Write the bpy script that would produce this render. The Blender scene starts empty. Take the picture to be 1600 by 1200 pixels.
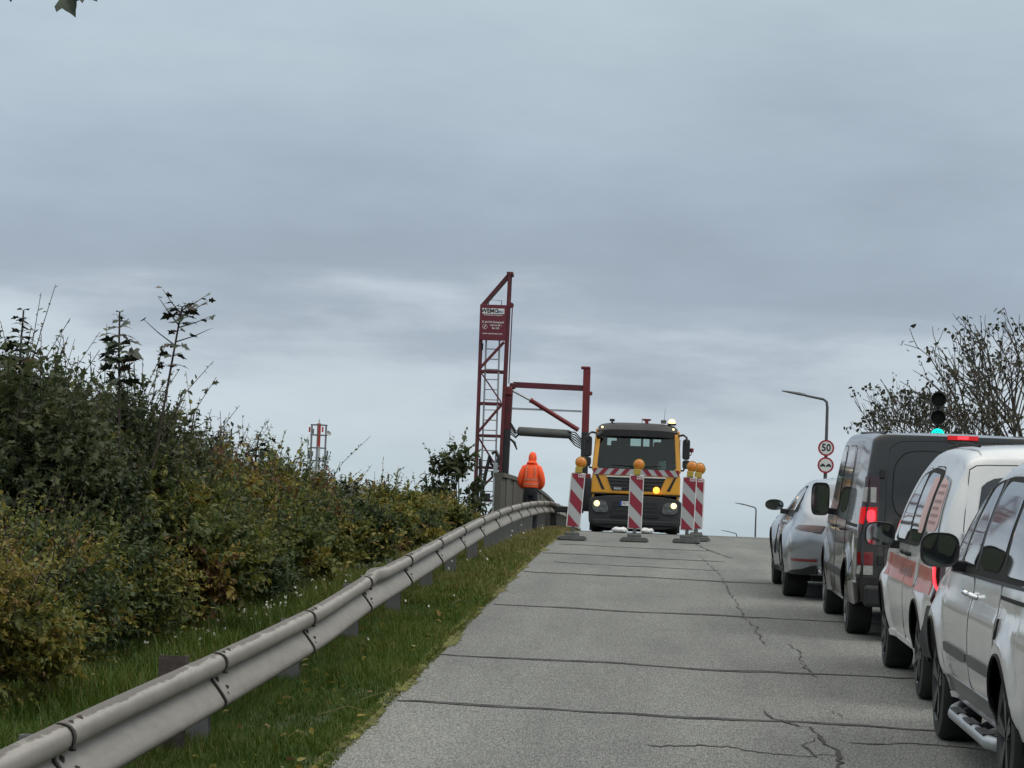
import bpy, bmesh, math, random
import numpy as np
from mathutils import Vector, Matrix

random.seed(7)
RNG = np.random.default_rng(11)
SC = bpy.context.scene
COL = SC.collection

# ------------------------------------------------------------------ camera
def make_camera():
    rho, yaw, pit = math.radians(2.2), math.radians(2.77), math.radians(4.142)
    F = Vector((-math.sin(yaw) * math.cos(pit), math.cos(yaw) * math.cos(pit), math.sin(pit)))
    r0 = Vector((math.cos(yaw), math.sin(yaw), 0))
    u0 = r0.cross(F)
    U = math.cos(rho) * u0 - math.sin(rho) * r0
    R = math.cos(rho) * r0 + math.sin(rho) * u0
    cd = bpy.data.cameras.new('camera')
    cd.sensor_width = 36
    cd.lens = 94.5
    cd.clip_start = 0.1
    cd.clip_end = 6000
    cam = bpy.data.objects.new('camera', cd)
    cam.matrix_world = Matrix(((R.x, U.x, -F.x, 0), (R.y, U.y, -F.y, 0), (R.z, U.z, -F.z, 1.7), (0, 0, 0, 1)))
    COL.objects.link(cam)
    SC.camera = cam
make_camera()

# ------------------------------------------------------------------ overcast sky
SUN_EL, SUN_AZ = math.radians(48), math.radians(-60)
def make_world():
    w = bpy.data.worlds.new('World')
    SC.world = w
    w.use_nodes = True
    nt = w.node_tree
    N, L = nt.nodes, nt.links
    N.clear()
    out = N.new('ShaderNodeOutputWorld')
    sky = N.new('ShaderNodeTexSky')
    sky.sky_type = 'NISHITA'
    sky.sun_disc = False
    sky.sun_elevation = SUN_EL
    sky.sun_rotation = SUN_AZ
    bg1 = N.new('ShaderNodeBackground')
    bg1.inputs[1].default_value = 0.08
    L.new(sky.outputs[0], bg1.inputs[0])
    tc = N.new('ShaderNodeTexCoord')
    sep = N.new('ShaderNodeSeparateXYZ')
    L.new(tc.outputs['Generated'], sep.inputs[0])
    def noise(scale, mscale, detail, off=(0, 0, 0), rough=0.55):
        mp = N.new('ShaderNodeMapping')
        mp.inputs['Scale'].default_value = mscale
        mp.inputs['Location'].default_value = off
        L.new(tc.outputs['Generated'], mp.inputs[0])
        n = N.new('ShaderNodeTexNoise')
        n.inputs['Scale'].default_value = scale
        n.inputs['Detail'].default_value = detail
        n.inputs['Roughness'].default_value = rough
        L.new(mp.outputs[0], n.inputs['Vector'])
        return n.outputs['Fac']
    def math_(op, a, b):
        m = N.new('ShaderNodeMath')
        m.operation = op
        for i, v in enumerate((a, b)):
            if isinstance(v, (int, float)):
                m.inputs[i].default_value = v
            else:
                L.new(v, m.inputs[i])
        return m.outputs[0]
    n1 = noise(3.0, (1, 1, 6), 6, (8.8, 8.1, 0.3))
    n2 = noise(9.0, (1, 1, 3.2), 7, (5.2, 1.4, 1.3), 0.6)
    n3 = noise(2.2, (1, 1, 2.2), 3, (4.2, 6.6, 1.0))
    e = math_('ADD', sep.outputs[2], math_('MULTIPLY', math_('SUBTRACT', n1, 0.5), 0.13))
    e = math_('ADD', e, math_('MULTIPLY', math_('SUBTRACT', n2, 0.5), 0.045))
    mr = N.new('ShaderNodeMapRange')
    mr.inputs['From Min'].default_value = 0.0
    mr.inputs['From Max'].default_value = 0.5
    L.new(e, mr.inputs['Value'])
    cr = N.new('ShaderNodeValToRGB')
    cr.color_ramp.interpolation = 'B_SPLINE'
    stops = [(0.0, (.42, .52, .58)), (.05, (.50, .60, .66)), (.10, (.54, .635, .69)), (.145, (.59, .665, .73)), (.168, (.53, .605, .675)), (.19, (.37, .435, .515)),
             (.22, (.315, .378, .46)), (.28, (.36, .43, .51)), (.34, (.38, .455, .53)), (.42, (.42, .51, .565)), (.5, (.44, .53, .58)), (.62, (.40, .48, .54)), (.8, (.46, .54, .60)), (1.0, (.44, .51, .57))]
    stops = [(p, tuple(v / 1.3 for v in c)) for p, c in stops]
    el = cr.color_ramp.elements
    while len(el) < len(stops):
        el.new(0.5)
    for s, (p, c) in zip(el, stops):
        s.position = p
        s.color = (*c, 1)
    L.new(mr.outputs[0], cr.inputs[0])
    # overcast skies brighten towards the zenith, and carry soft blotches of thinner cloud
    zen = N.new('ShaderNodeMapRange')
    zen.interpolation_type = 'SMOOTHSTEP'
    zen.inputs['From Min'].default_value = 0.15
    zen.inputs['From Max'].default_value = 0.95
    zen.inputs['To Min'].default_value = 1.0
    zen.inputs['To Max'].default_value = 2.5
    L.new(sep.outputs[2], zen.inputs['Value'])
    n4 = noise(14.0, (1, 1, 2.0), 6, (1.2, 7.4, 4.3), 0.55)
    blot = math_('ADD', math_('MULTIPLY', math_('SUBTRACT', n3, 0.5), 0.42), 1.08)
    blot = math_('ADD', blot, math_('MULTIPLY', math_('SUBTRACT', n2, 0.5), 0.22))
    blot = math_('ADD', blot, math_('MULTIPLY', math_('SUBTRACT', n4, 0.5), 0.16))
    k = math_('MULTIPLY', zen.outputs[0], blot)
    # the thick cloud overhead is a more neutral grey than the bluish bands near the horizon
    gm = N.new('ShaderNodeMix')
    gm.data_type = 'RGBA'
    gm.inputs[7].default_value = (0.40, 0.395, 0.375, 1)
    g2 = N.new('ShaderNodeMapRange')
    g2.interpolation_type = 'SMOOTHSTEP'
    g2.inputs['From Min'].default_value = 0.2
    g2.inputs['From Max'].default_value = 0.7
    L.new(sep.outputs[2], g2.inputs['Value'])
    L.new(g2.outputs[0], gm.inputs[0])
    L.new(cr.outputs[0], gm.inputs[6])
    vm = N.new('ShaderNodeVectorMath')
    vm.operation = 'SCALE'
    L.new(gm.outputs[2], vm.inputs[0])
    L.new(k, vm.inputs['Scale'])
    bg2 = N.new('ShaderNodeBackground')
    bg2.inputs[1].default_value = 1.0
    L.new(vm.outputs[0], bg2.inputs[0])
    mx = N.new('ShaderNodeMixShader')
    mx.inputs[0].default_value = 0.94
    L.new(bg1.outputs[0], mx.inputs[1])
    L.new(bg2.outputs[0], mx.inputs[2])
    L.new(mx.outputs[0], out.inputs[0])
make_world()

sd = bpy.data.lights.new('sun', 'SUN')
sd.energy = 0.7
sd.angle = math.radians(25)
sd.color = (1.0, 0.96, 0.9)
so = bpy.data.objects.new('sun', sd)
so.rotation_euler = (math.radians(90) - SUN_EL, 0, math.pi - SUN_AZ + math.pi)
COL.objects.link(so)

SC.view_settings.view_transform = 'Standard'
SC.view_settings.look = 'None'
SC.view_settings.gamma = 1
SC.view_settings.use_curve_mapping = False
SC.view_settings.exposure = 0.38

# ------------------------------------------------------------------ materials
def mat(name, col, rough=0.6, metal=0.0, var=0.12, scale=6.0, bump=0.0, bscale=80.0, coat=0.0, emit=None, es=0.0,
        dirt=None, dirt_amt=0.0, dirt_scale=1.5, spec=0.5, trans=0.0, stretch=(1, 1, 1)):
    m = bpy.data.materials.new(name)
    m.use_nodes = True
    nt = m.node_tree
    N, L = nt.nodes, nt.links
    b = N['Principled BSDF']
    b.inputs['Roughness'].default_value = rough
    b.inputs['Metallic'].default_value = metal
    b.inputs['Coat Weight'].default_value = coat
    b.inputs['Coat Roughness'].default_value = 0.06
    b.inputs['Specular IOR Level'].default_value = spec
    if trans:
        b.inputs['Transmission Weight'].default_value = trans
    tc = N.new('ShaderNodeTexCoord')
    mp = N.new('ShaderNodeMapping')
    mp.inputs['Scale'].default_value = stretch
    L.new(tc.outputs['Object'], mp.inputs[0])
    n = N.new('ShaderNodeTexNoise')
    n.inputs['Scale'].default_value = scale
    n.inputs['Detail'].default_value = 6
    L.new(mp.outputs[0], n.inputs['Vector'])
    r = N.new('ShaderNodeValToRGB')
    r.color_ramp.elements[0].position = 0.3
    r.color_ramp.elements[1].position = 0.7
    r.color_ramp.elements[0].color = (*[c * (1 - var) for c in col], 1)
    r.color_ramp.elements[1].color = (*[min(1, c * (1 + var)) for c in col], 1)
    L.new(n.outputs['Fac'], r.inputs[0])
    src = r.outputs[0]
    if dirt:
        n2 = N.new('ShaderNodeTexNoise')
        n2.inputs['Scale'].default_value = dirt_scale
        n2.inputs['Detail'].default_value = 8
        n2.inputs['Roughness'].default_value = 0.7
        L.new(mp.outputs[0], n2.inputs['Vector'])
        r2 = N.new('ShaderNodeValToRGB')
        r2.color_ramp.elements[0].position = 0.42
        r2.color_ramp.elements[1].position = 0.68
        r2.color_ramp.elements[0].color = (0, 0, 0, 1)
        r2.color_ramp.elements[1].color = (dirt_amt,) * 3 + (1,)
        L.new(n2.outputs['Fac'], r2.inputs[0])
        mx = N.new('ShaderNodeMix')
        mx.data_type = 'RGBA'
        L.new(r2.outputs[0], mx.inputs[0])
        L.new(src, mx.inputs[6])
        mx.inputs[7].default_value = (*dirt, 1)
        src = mx.outputs[2]
    L.new(src, b.inputs['Base Color'])
    if bump:
        n3 = N.new('ShaderNodeTexNoise')
        n3.inputs['Scale'].default_value = bscale
        n3.inputs['Detail'].default_value = 4
        L.new(mp.outputs[0], n3.inputs['Vector'])
        bp = N.new('ShaderNodeBump')
        bp.inputs['Strength'].default_value = bump
        bp.inputs['Distance'].default_value = 0.01
        L.new(n3.outputs['Fac'], bp.inputs['Height'])
        L.new(bp.outputs[0], b.inputs['Normal'])
    if emit:
        b.inputs['Emission Color'].default_value = (*emit, 1)
        b.inputs['Emission Strength'].default_value = es
    return m

def tint_mat(name, stops, rough=0.5, transl=0.3):
    """vegetation: each leaf or blade carries its own tint value"""
    m = bpy.data.materials.new(name)
    m.use_nodes = True
    nt = m.node_tree
    N, L = nt.nodes, nt.links
    b = N['Principled BSDF']
    at = N.new('ShaderNodeAttribute')
    at.attribute_name = 'tint'
    r = N.new('ShaderNodeValToRGB')
    el = r.color_ramp.elements
    while len(el) < len(stops):
        el.new(0.5)
    for s, (p, c) in zip(el, stops):
        s.position = p
        s.color = (*c, 1)
    L.new(at.outputs['Fac'], r.inputs[0])
    L.new(r.outputs[0], b.inputs['Base Color'])
    b.inputs['Roughness'].default_value = rough
    b.inputs['Specular IOR Level'].default_value = 0.35
    tr = N.new('ShaderNodeBsdfTranslucent')
    L.new(r.outputs[0], tr.inputs[0])
    mx = N.new('ShaderNodeMixShader')
    mx.inputs[0].default_value = transl
    L.new(b.outputs[0], mx.inputs[1])
    L.new(tr.outputs[0], mx.inputs[2])
    L.new(mx.outputs[0], N['Material Output'].inputs[0])
    return m

def asphalt_mat():
    m = bpy.data.materials.new('asphalt')
    m.use_nodes = True
    nt = m.node_tree
    N, L = nt.nodes, nt.links
    b = N['Principled BSDF']
    tc = N.new('ShaderNodeTexCoord')
    def noise(sc, det, rough=0.6, st=(1, 1, 1)):
        mp = N.new('ShaderNodeMapping')
        mp.inputs['Scale'].default_value = st
        L.new(tc.outputs['Object'], mp.inputs[0])
        n = N.new('ShaderNodeTexNoise')
        n.inputs['Scale'].default_value = sc
        n.inputs['Detail'].default_value = det
        n.inputs['Roughness'].default_value = rough
        L.new(mp.outputs[0], n.inputs['Vector'])
        return n.outputs['Fac']
    def ramp(src, p0, c0, p1, c1):
        r = N.new('ShaderNodeValToRGB')
        r.color_ramp.elements[0].position = p0
        r.color_ramp.elements[1].position = p1
        r.color_ramp.elements[0].color = (*c0, 1)
        r.color_ramp.elements[1].color = (*c1, 1)
        L.new(src, r.inputs[0])
        return r.outputs[0]
    def mix(a, bb, mode, f):
        x = N.new('ShaderNodeMix')
        x.data_type = 'RGBA'
        x.blend_type = mode
        if isinstance(f, float):
            x.inputs[0].default_value = f
        else:
            L.new(f, x.inputs[0])
        L.new(a, x.inputs[6])
        L.new(bb, x.inputs[7])
        return x.outputs[2]
    grain = ramp(noise(120, 2, 0.9, (1, 0.10, 1)), 0.36, (0.060, 0.064, 0.060), 0.66, (0.315, 0.325, 0.308))
    v = N.new('ShaderNodeTexVoronoi')
    v.inputs['Scale'].default_value = 90
    L.new(tc.outputs['Object'], v.inputs['Vector'])
    stones = ramp(v.outputs['Color'], 0.2, (0.09, 0.09, 0.085), 0.9, (0.25, 0.249, 0.235))
    c = mix(grain, stones, 'MIX', 0.2)
    patch = ramp(noise(0.5, 5, 0.6, (1.4, 0.35, 1)), 0.32, (0.80, 0.80, 0.81), 0.68, (1.12, 1.115, 1.1))
    c = mix(c, patch, 'MULTIPLY', 1.0)
    streak = ramp(noise(1.6, 4, 0.6, (1.0, 0.04, 1)), 0.35, (0.86, 0.86, 0.87), 0.65, (1.06, 1.06, 1.05))
    c = mix(c, streak, 'MULTIPLY', 1.0)
    stain = ramp(noise(1.1, 7, 0.68, (0.55, 1.7, 1)), 0.63, (1, 1, 1), 0.72, (0.42, 0.42, 0.43))
    c = mix(c, stain, 'MULTIPLY', 0.8)
    L.new(c, b.inputs['Base Color'])
    b.inputs['Roughness'].default_value = 0.85
    b.inputs['Specular IOR Level'].default_value = 0.3
    bp = N.new('ShaderNodeBump')
    bp.inputs['Strength'].default_value = 0.5
    bp.inputs['Distance'].default_value = 0.006
    L.new(v.outputs['Distance'], bp.inputs['Height'])
    L.new(bp.outputs[0], b.inputs['Normal'])
    return m

def glass_mat(name, tint):
    m = bpy.data.materials.new(name)
    m.use_nodes = True
    nt = m.node_tree
    N, L = nt.nodes, nt.links
    N.remove(N['Principled BSDF'])
    fr = N.new('ShaderNodeFresnel')
    fr.inputs[0].default_value = 1.5
    gl = N.new('ShaderNodeBsdfGlossy')
    gl.inputs['Roughness'].default_value = 0.02
    tp = N.new('ShaderNodeBsdfTransparent')
    tp.inputs[0].default_value = (*tint, 1)
    mx = N.new('ShaderNodeMixShader')
    L.new(fr.outputs[0], mx.inputs[0])
    L.new(tp.outputs[0], mx.inputs[1])
    L.new(gl.outputs[0], mx.inputs[2])
    L.new(mx.outputs[0], N['Material Output'].inputs[0])
    return m

M = {}
M['asphalt'] = asphalt_mat()
M['bitumen'] = mat('bitumen', (0.036, 0.037, 0.038), 0.9, var=0.5, scale=5, spec=0.2, dirt=(0.12, 0.12, 0.115), dirt_amt=0.8, dirt_scale=7)
M['crack'] = mat('crack_dark', (0.028, 0.028, 0.027), 0.9)
M['soil'] = mat('soil', (0.042, 0.055, 0.018), 0.95, var=0.4, scale=3, bump=0.6, bscale=20)
M['field'] = mat('field', (0.06, 0.075, 0.03), 0.95, var=0.35, scale=0.06)
M['moss'] = mat('moss', (0.12, 0.125, 0.018), 0.95, var=0.5, scale=14, bump=0.8, bscale=60, dirt=(0.035, 0.032, 0.02), dirt_amt=0.8, dirt_scale=4)
M['galv'] = mat('galvanised_steel', (0.30, 0.285, 0.26), 0.5, metal=0.3, var=0.2, scale=6, bump=0.05, bscale=30,
                dirt=(0.165, 0.14, 0.115), dirt_amt=0.75, dirt_scale=3.0, stretch=(3.0, 0.3, 2.2))
def rail_mat():
    m = bpy.data.materials.new('weathered_rail_steel')
    m.use_nodes = True
    nt = m.node_tree
    N, L = nt.nodes, nt.links
    b = N['Principled BSDF']
    tc = N.new('ShaderNodeTexCoord')
    geo = N.new('ShaderNodeNewGeometry')
    sep = N.new('ShaderNodeSeparateXYZ')
    L.new(geo.outputs['Normal'], sep.inputs[0])
    def noise(sc, det, st, rough=.65):
        mp = N.new('ShaderNodeMapping'); mp.inputs['Scale'].default_value = st
        L.new(tc.outputs['Object'], mp.inputs[0])
        n = N.new('ShaderNodeTexNoise'); n.inputs['Scale'].default_value = sc; n.inputs['Detail'].default_value = det; n.inputs['Roughness'].default_value = rough
        L.new(mp.outputs[0], n.inputs['Vector'])
        return n.outputs['Fac']
    def ramp(s, *st):
        r = N.new('ShaderNodeValToRGB'); el = r.color_ramp.elements
        while len(el) < len(st): el.new(.5)
        for e, (p, c) in zip(el, st):
            e.position = p; e.color = (*c, 1) if isinstance(c, tuple) else (c, c, c, 1)
        L.new(s, r.inputs[0]); return r.outputs[0]
    def mix(f, a, c):
        x = N.new('ShaderNodeMix'); x.data_type = 'RGBA'
        L.new(f, x.inputs[0]); L.new(a, x.inputs[6])
        if isinstance(c, tuple): x.inputs[7].default_value = (*c, 1)
        else: L.new(c, x.inputs[7])
        return x.outputs[2]
    def op(o, a, c):
        k = N.new('ShaderNodeMath'); k.operation = o; k.use_clamp = True
        for i, v in enumerate((a, c)):
            if isinstance(v, (int, float)): k.inputs[i].default_value = v
            else: L.new(v, k.inputs[i])
        return k.outputs[0]
    zinc = ramp(noise(7, 6, (2, .5, 2)), (.3, (.30, .285, .255)), (.7, (.41, .39, .355)))
    # grime that rain leaves lying on the upward faces, with a ragged streaky lower edge
    up = ramp(sep.outputs[2], (.62, 0.0), (.98, 1.0))
    n = noise(6, 9, (1.6, .55, 1.6), .78)
    n2 = noise(.9, 4, (1, .6, 1))
    g = ramp(op('ADD', op('ADD', op('MULTIPLY', n, .55), op('MULTIPLY', n2, .4)), op('MULTIPLY', up, .35)), (.70, 0.0), (.76, 1.0))
    c = mix(op('MULTIPLY', g, .85), zinc, (.075, .062, .052))
    # browner tone, strongest on the steeper faces
    side = ramp(sep.outputs[2], (.35, 1.0), (.7, .35))
    brown_tone = op('MULTIPLY', ramp(noise(2.2, 6, (2.0, .18, 3.0), .6), (.2, 0.45), (.8, 1.0)), op('MULTIPLY', side, .72))
    c = mix(brown_tone, c, (.10, .082, .066))
    st = op('MULTIPLY', ramp(noise(9, 6, (1, .5, .6), .7), (.60, 0.0), (.72, 1.0)), .3)
    c = mix(st, c, (.07, .055, .045))
    L.new(c, b.inputs['Base Color'])
    b.inputs['Metallic'].default_value = .15
    b.inputs['Roughness'].default_value = .6
    return m
M['galv'] = rail_mat()
M['galv_post'] = mat('galvanised_post', (0.17, 0.17, 0.165), 0.65, metal=0.3, var=0.25, scale=5)
M['rust'] = mat('rusty_steel', (0.055, 0.042, 0.036), 0.8, var=0.4, scale=18, bump=0.3)
M['lap'] = mat('lap_shadow_dark', (0.03, 0.027, 0.025), 0.8)
M['concrete'] = mat('weathered_concrete', (0.115, 0.11, 0.095), 0.9, var=0.2, scale=2.0, bump=0.25, bscale=25,
                    dirt=(0.07, 0.068, 0.058), dirt_amt=0.9, dirt_scale=1.0, stretch=(1, 3, 0.5))
M['maroon'] = mat('dark_red_paint', (0.115, 0.014, 0.022), 0.5, var=0.15, scale=4, dirt=(0.035, 0.014, 0.014), dirt_amt=0.6)
M['red_mast'] = mat('red_paint', (0.18, 0.017, 0.022), 0.45, var=0.15, scale=3, dirt=(0.07, 0.016, 0.016), dirt_amt=0.5)
M['black_steel'] = mat('black_steel', (0.02, 0.02, 0.023), 0.45, var=0.3, scale=5)
M['alu'] = mat('aluminium', (0.42, 0.44, 0.46), 0.4, metal=0.7, var=0.1)
M['grey_tube'] = mat('grey_tube', (0.10, 0.105, 0.10), 0.6, var=0.25, scale=3, dirt=(0.07, 0.07, 0.06), dirt_amt=0.7)
M['sign_red'] = mat('sign_red', (0.135, 0.014, 0.03), 0.5, var=0.06)
M['white_print'] = mat('white_print', (0.75, 0.76, 0.78), 0.6, var=0.04)
M['black_print'] = mat('black_print', (0.02, 0.02, 0.022), 0.6)
M['orange'] = mat('hi_vis_orange', (0.95, 0.10, 0.018), 0.7, var=0.1, scale=7, bump=0.5, bscale=9, emit=(1.0, 0.13, 0.02), es=0.0)
M['reflective'] = mat('reflective_band', (0.55, 0.17, 0.09), 0.5, var=0.2, scale=15)
M['navy'] = mat('dark_trousers', (0.014, 0.016, 0.021), 0.9, var=0.2)
M['skin'] = mat('skin', (0.45, 0.27, 0.2), 0.6)
M['leather'] = mat('boot_leather', (0.03, 0.025, 0.02), 0.6)
M['truck_yellow'] = mat('truck_yellow', (0.72, 0.33, 0.02), 0.35, var=0.05, scale=2, coat=0.5, dirt=(0.30, 0.16, 0.03), dirt_amt=0.5)
M['truck_dark'] = mat('truck_plastic', (0.022, 0.023, 0.026), 0.55, var=0.2, scale=4, dirt=(0.05, 0.048, 0.045), dirt_amt=0.6)
M['black_plastic'] = mat('black_plastic', (0.014, 0.014, 0.016), 0.5, var=0.2)
M['rubber'] = mat('tyre_rubber', (0.018, 0.018, 0.019), 0.85, var=0.2, bump=0.2, dirt=(0.05, 0.047, 0.043), dirt_amt=0.5, dirt_scale=5)
M['recycled'] = mat('recycled_rubber', (0.10, 0.105, 0.10), 0.85, var=0.2, scale=10, bump=0.3)
M['stripe_red'] = mat('stripe_red', (0.235, 0.014, 0.032), 0.45, var=0.06)
M['stripe_white'] = mat('stripe_white', (0.38, 0.39, 0.395), 0.4, var=0.05)
M['frame_white'] = mat('frame_white', (0.70, 0.70, 0.68), 0.5, var=0.06)
M['amber'] = mat('amber_lens', (0.62, 0.20, 0.012), 0.25, var=0.18, scale=30, coat=0.6)
M['amber_lit'] = mat('amber_lit', (0.9, 0.4, 0.05), 0.3, emit=(1.0, 0.34, 0.04), es=2.2)
M['beacon_lit'] = mat('beacon_lit', (1.0, 0.7, 0.3), 0.3, emit=(1.0, 0.62, 0.22), es=2.2)
M['battery'] = mat('battery_case', (0.38, 0.27, 0.04), 0.5, var=0.12)
M['head_lit'] = mat('headlight_lit', (1, 0.9, 0.6), 0.2, emit=(1.0, 0.80, 0.36), es=1.1)
M['lens'] = mat('clear_lens', (0.10, 0.105, 0.11), 0.15, var=0.25, scale=25, coat=0.5)
M['glass_clear'] = glass_mat('windscreen_glass', (0.62, 0.72, 0.69))
M['cab_grey'] = mat('cab_interior', (0.045, 0.045, 0.05), 0.8)
M['paper'] = mat('paper', (0.75, 0.76, 0.76), 0.8)
M['plate'] = mat('plate_white', (0.6, 0.62, 0.63), 0.5)
M['plate_blue'] = mat('plate_blue', (0.02, 0.06, 0.35), 0.5)
M['bag'] = mat('white_plastic_bag', (0.72, 0.73, 0.74), 0.5, var=0.08, bump=0.6, bscale=20)
M['lamp_grey'] = mat('lamp_post_grey', (0.075, 0.08, 0.085), 0.6, var=0.15)
M['sign_white'] = mat('sign_white', (0.66, 0.67, 0.68), 0.5, var=0.04)
M['sign_rim'] = mat('sign_rim_red', (0.33, 0.02, 0.035), 0.5, var=0.06)
M['green_led'] = mat('green_led', (0.0, 0.5, 0.4), 0.3, emit=(0.0, 1.0, 0.66), es=1.5)
M['red_led'] = mat('red_led', (0.22, 0.0, 0.0), 0.3, emit=(1.0, 0.006, 0.010), es=0.32)
M['red_led_hot'] = mat('red_led_core', (0.8, 0.0, 0.0), 0.3, emit=(1.0, 0.03, 0.045), es=2.2)
M['red_lens'] = mat('red_lens', (0.17, 0.006, 0.01), 0.15, var=0.15, scale=30, coat=0.8)
M['dark_red_lens'] = mat('smoked_red_lens', (0.04, 0.006, 0.009), 0.12, coat=0.8)
M['white_lens'] = mat('white_lens', (0.36, 0.355, 0.34), 0.25, var=0.2, scale=40, coat=0.6)
M['car_glass'] = mat('tinted_car_glass', (0.012, 0.014, 0.016), 0.03, var=0.05, spec=0.75, coat=0.6)
M['mirror'] = mat('mirror_glass', (0.23, 0.25, 0.27), 0.04, metal=1.0, var=0.02)
M['paint_white'] = mat('white_paint', (0.74, 0.745, 0.74), 0.32, var=0.03, scale=2, coat=0.9, dirt=(0.42, 0.41, 0.39), dirt_amt=0.4)
M['paint_pearl'] = mat('pale_grey_white_paint', (0.68, 0.685, 0.69), 0.3, metal=0.05, var=0.03, scale=2, coat=1.0, dirt=(0.36, 0.355, 0.345), dirt_amt=0.4)
M['paint_black'] = mat('black_metallic_paint', (0.013, 0.0125, 0.012), 0.3, metal=0.0, var=0.1, scale=2, coat=0.8, spec=0.35, dirt=(0.035, 0.033, 0.03), dirt_amt=0.35)
M['paint_silver'] = mat('silver_blue_paint', (0.30, 0.325, 0.36), 0.28, metal=0.5, var=0.05, scale=2, coat=1.0)
M['chrome'] = mat('chrome', (0.75, 0.76, 0.77), 0.1, metal=1.0, var=0.03)
M['rim_dark'] = mat('dark_alloy', (0.06, 0.062, 0.066), 0.35, metal=0.6, var=0.1)
M['rim_silver'] = mat('silver_alloy', (0.20, 0.205, 0.21), 0.35, metal=0.7, var=0.1)
M['gap'] = mat('panel_gap', (0.006, 0.006, 0.006), 0.9)
M['bumper_grey'] = mat('grey_bumper_plastic', (0.042, 0.044, 0.048), 0.6, var=0.15)
M['stripe_orange'] = mat('orange_livery', (0.46, 0.095, 0.05), 0.4, var=0.07, scale=5, coat=0.4)
M['livery_text'] = mat('grey_livery_text', (0.30, 0.16, 0.15), 0.5)
M['livery_pink'] = mat('pale_orange_sticker', (0.60, 0.36, 0.32), 0.4, var=0.12, scale=4)
M['tower_red'] = mat('tower_red', (0.46, 0.05, 0.04), 0.6)
M['tower_white'] = mat('tower_white', (0.55, 0.57, 0.58), 0.6)
M['tower_steel'] = mat('tower_steel', (0.13, 0.15, 0.17), 0.6)
M['bark'] = mat('bark', (0.075, 0.066, 0.055), 0.9, var=0.35, scale=20, bump=0.5)
M['twig'] = mat('twig', (0.045, 0.034, 0.026), 0.9, var=0.3, scale=30)
M['petal'] = mat('white_petal', (0.7, 0.7, 0.62), 0.7)
M['leaf_green'] = tint_mat('hedge_leaf', [(0.0, (0.036, 0.058, 0.026)), (0.42, (0.078, 0.108, 0.034)), (0.64, (0.15, 0.165, 0.038)),
                                          (0.84, (0.27, 0.22, 0.042)), (0.94, (0.22, 0.13, 0.035)), (1.0, (0.12, 0.06, 0.032))], 0.5, 0.38)
M['leaf_dark'] = tint_mat('dark_leaf', [(0.0, (0.042, 0.060, 0.028)), (0.6, (0.088, 0.104, 0.040)), (0.85, (0.115, 0.11, 0.045)), (1.0, (0.16, 0.085, 0.035))], 0.5, 0.38)
M['leaf_grey'] = tint_mat('grey_green_leaf', [(0.0, (0.035, 0.040, 0.028)), (0.6, (0.06, 0.062, 0.038)), (1.0, (0.10, 0.08, 0.04))])
M['leaf_autumn'] = tint_mat('autumn_leaf', [(0.0, (0.04, 0.045, 0.024)), (0.5, (0.085, 0.07, 0.03)), (1.0, (0.16, 0.095, 0.03))])
M['grass'] = tint_mat('grass_blade', [(0.0, (0.032, 0.068, 0.006)), (0.5, (0.072, 0.122, 0.012)), (0.8, (0.13, 0.13, 0.024)), (1.0, (0.22, 0.18, 0.075))], 0.6, 0.3)

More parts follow.
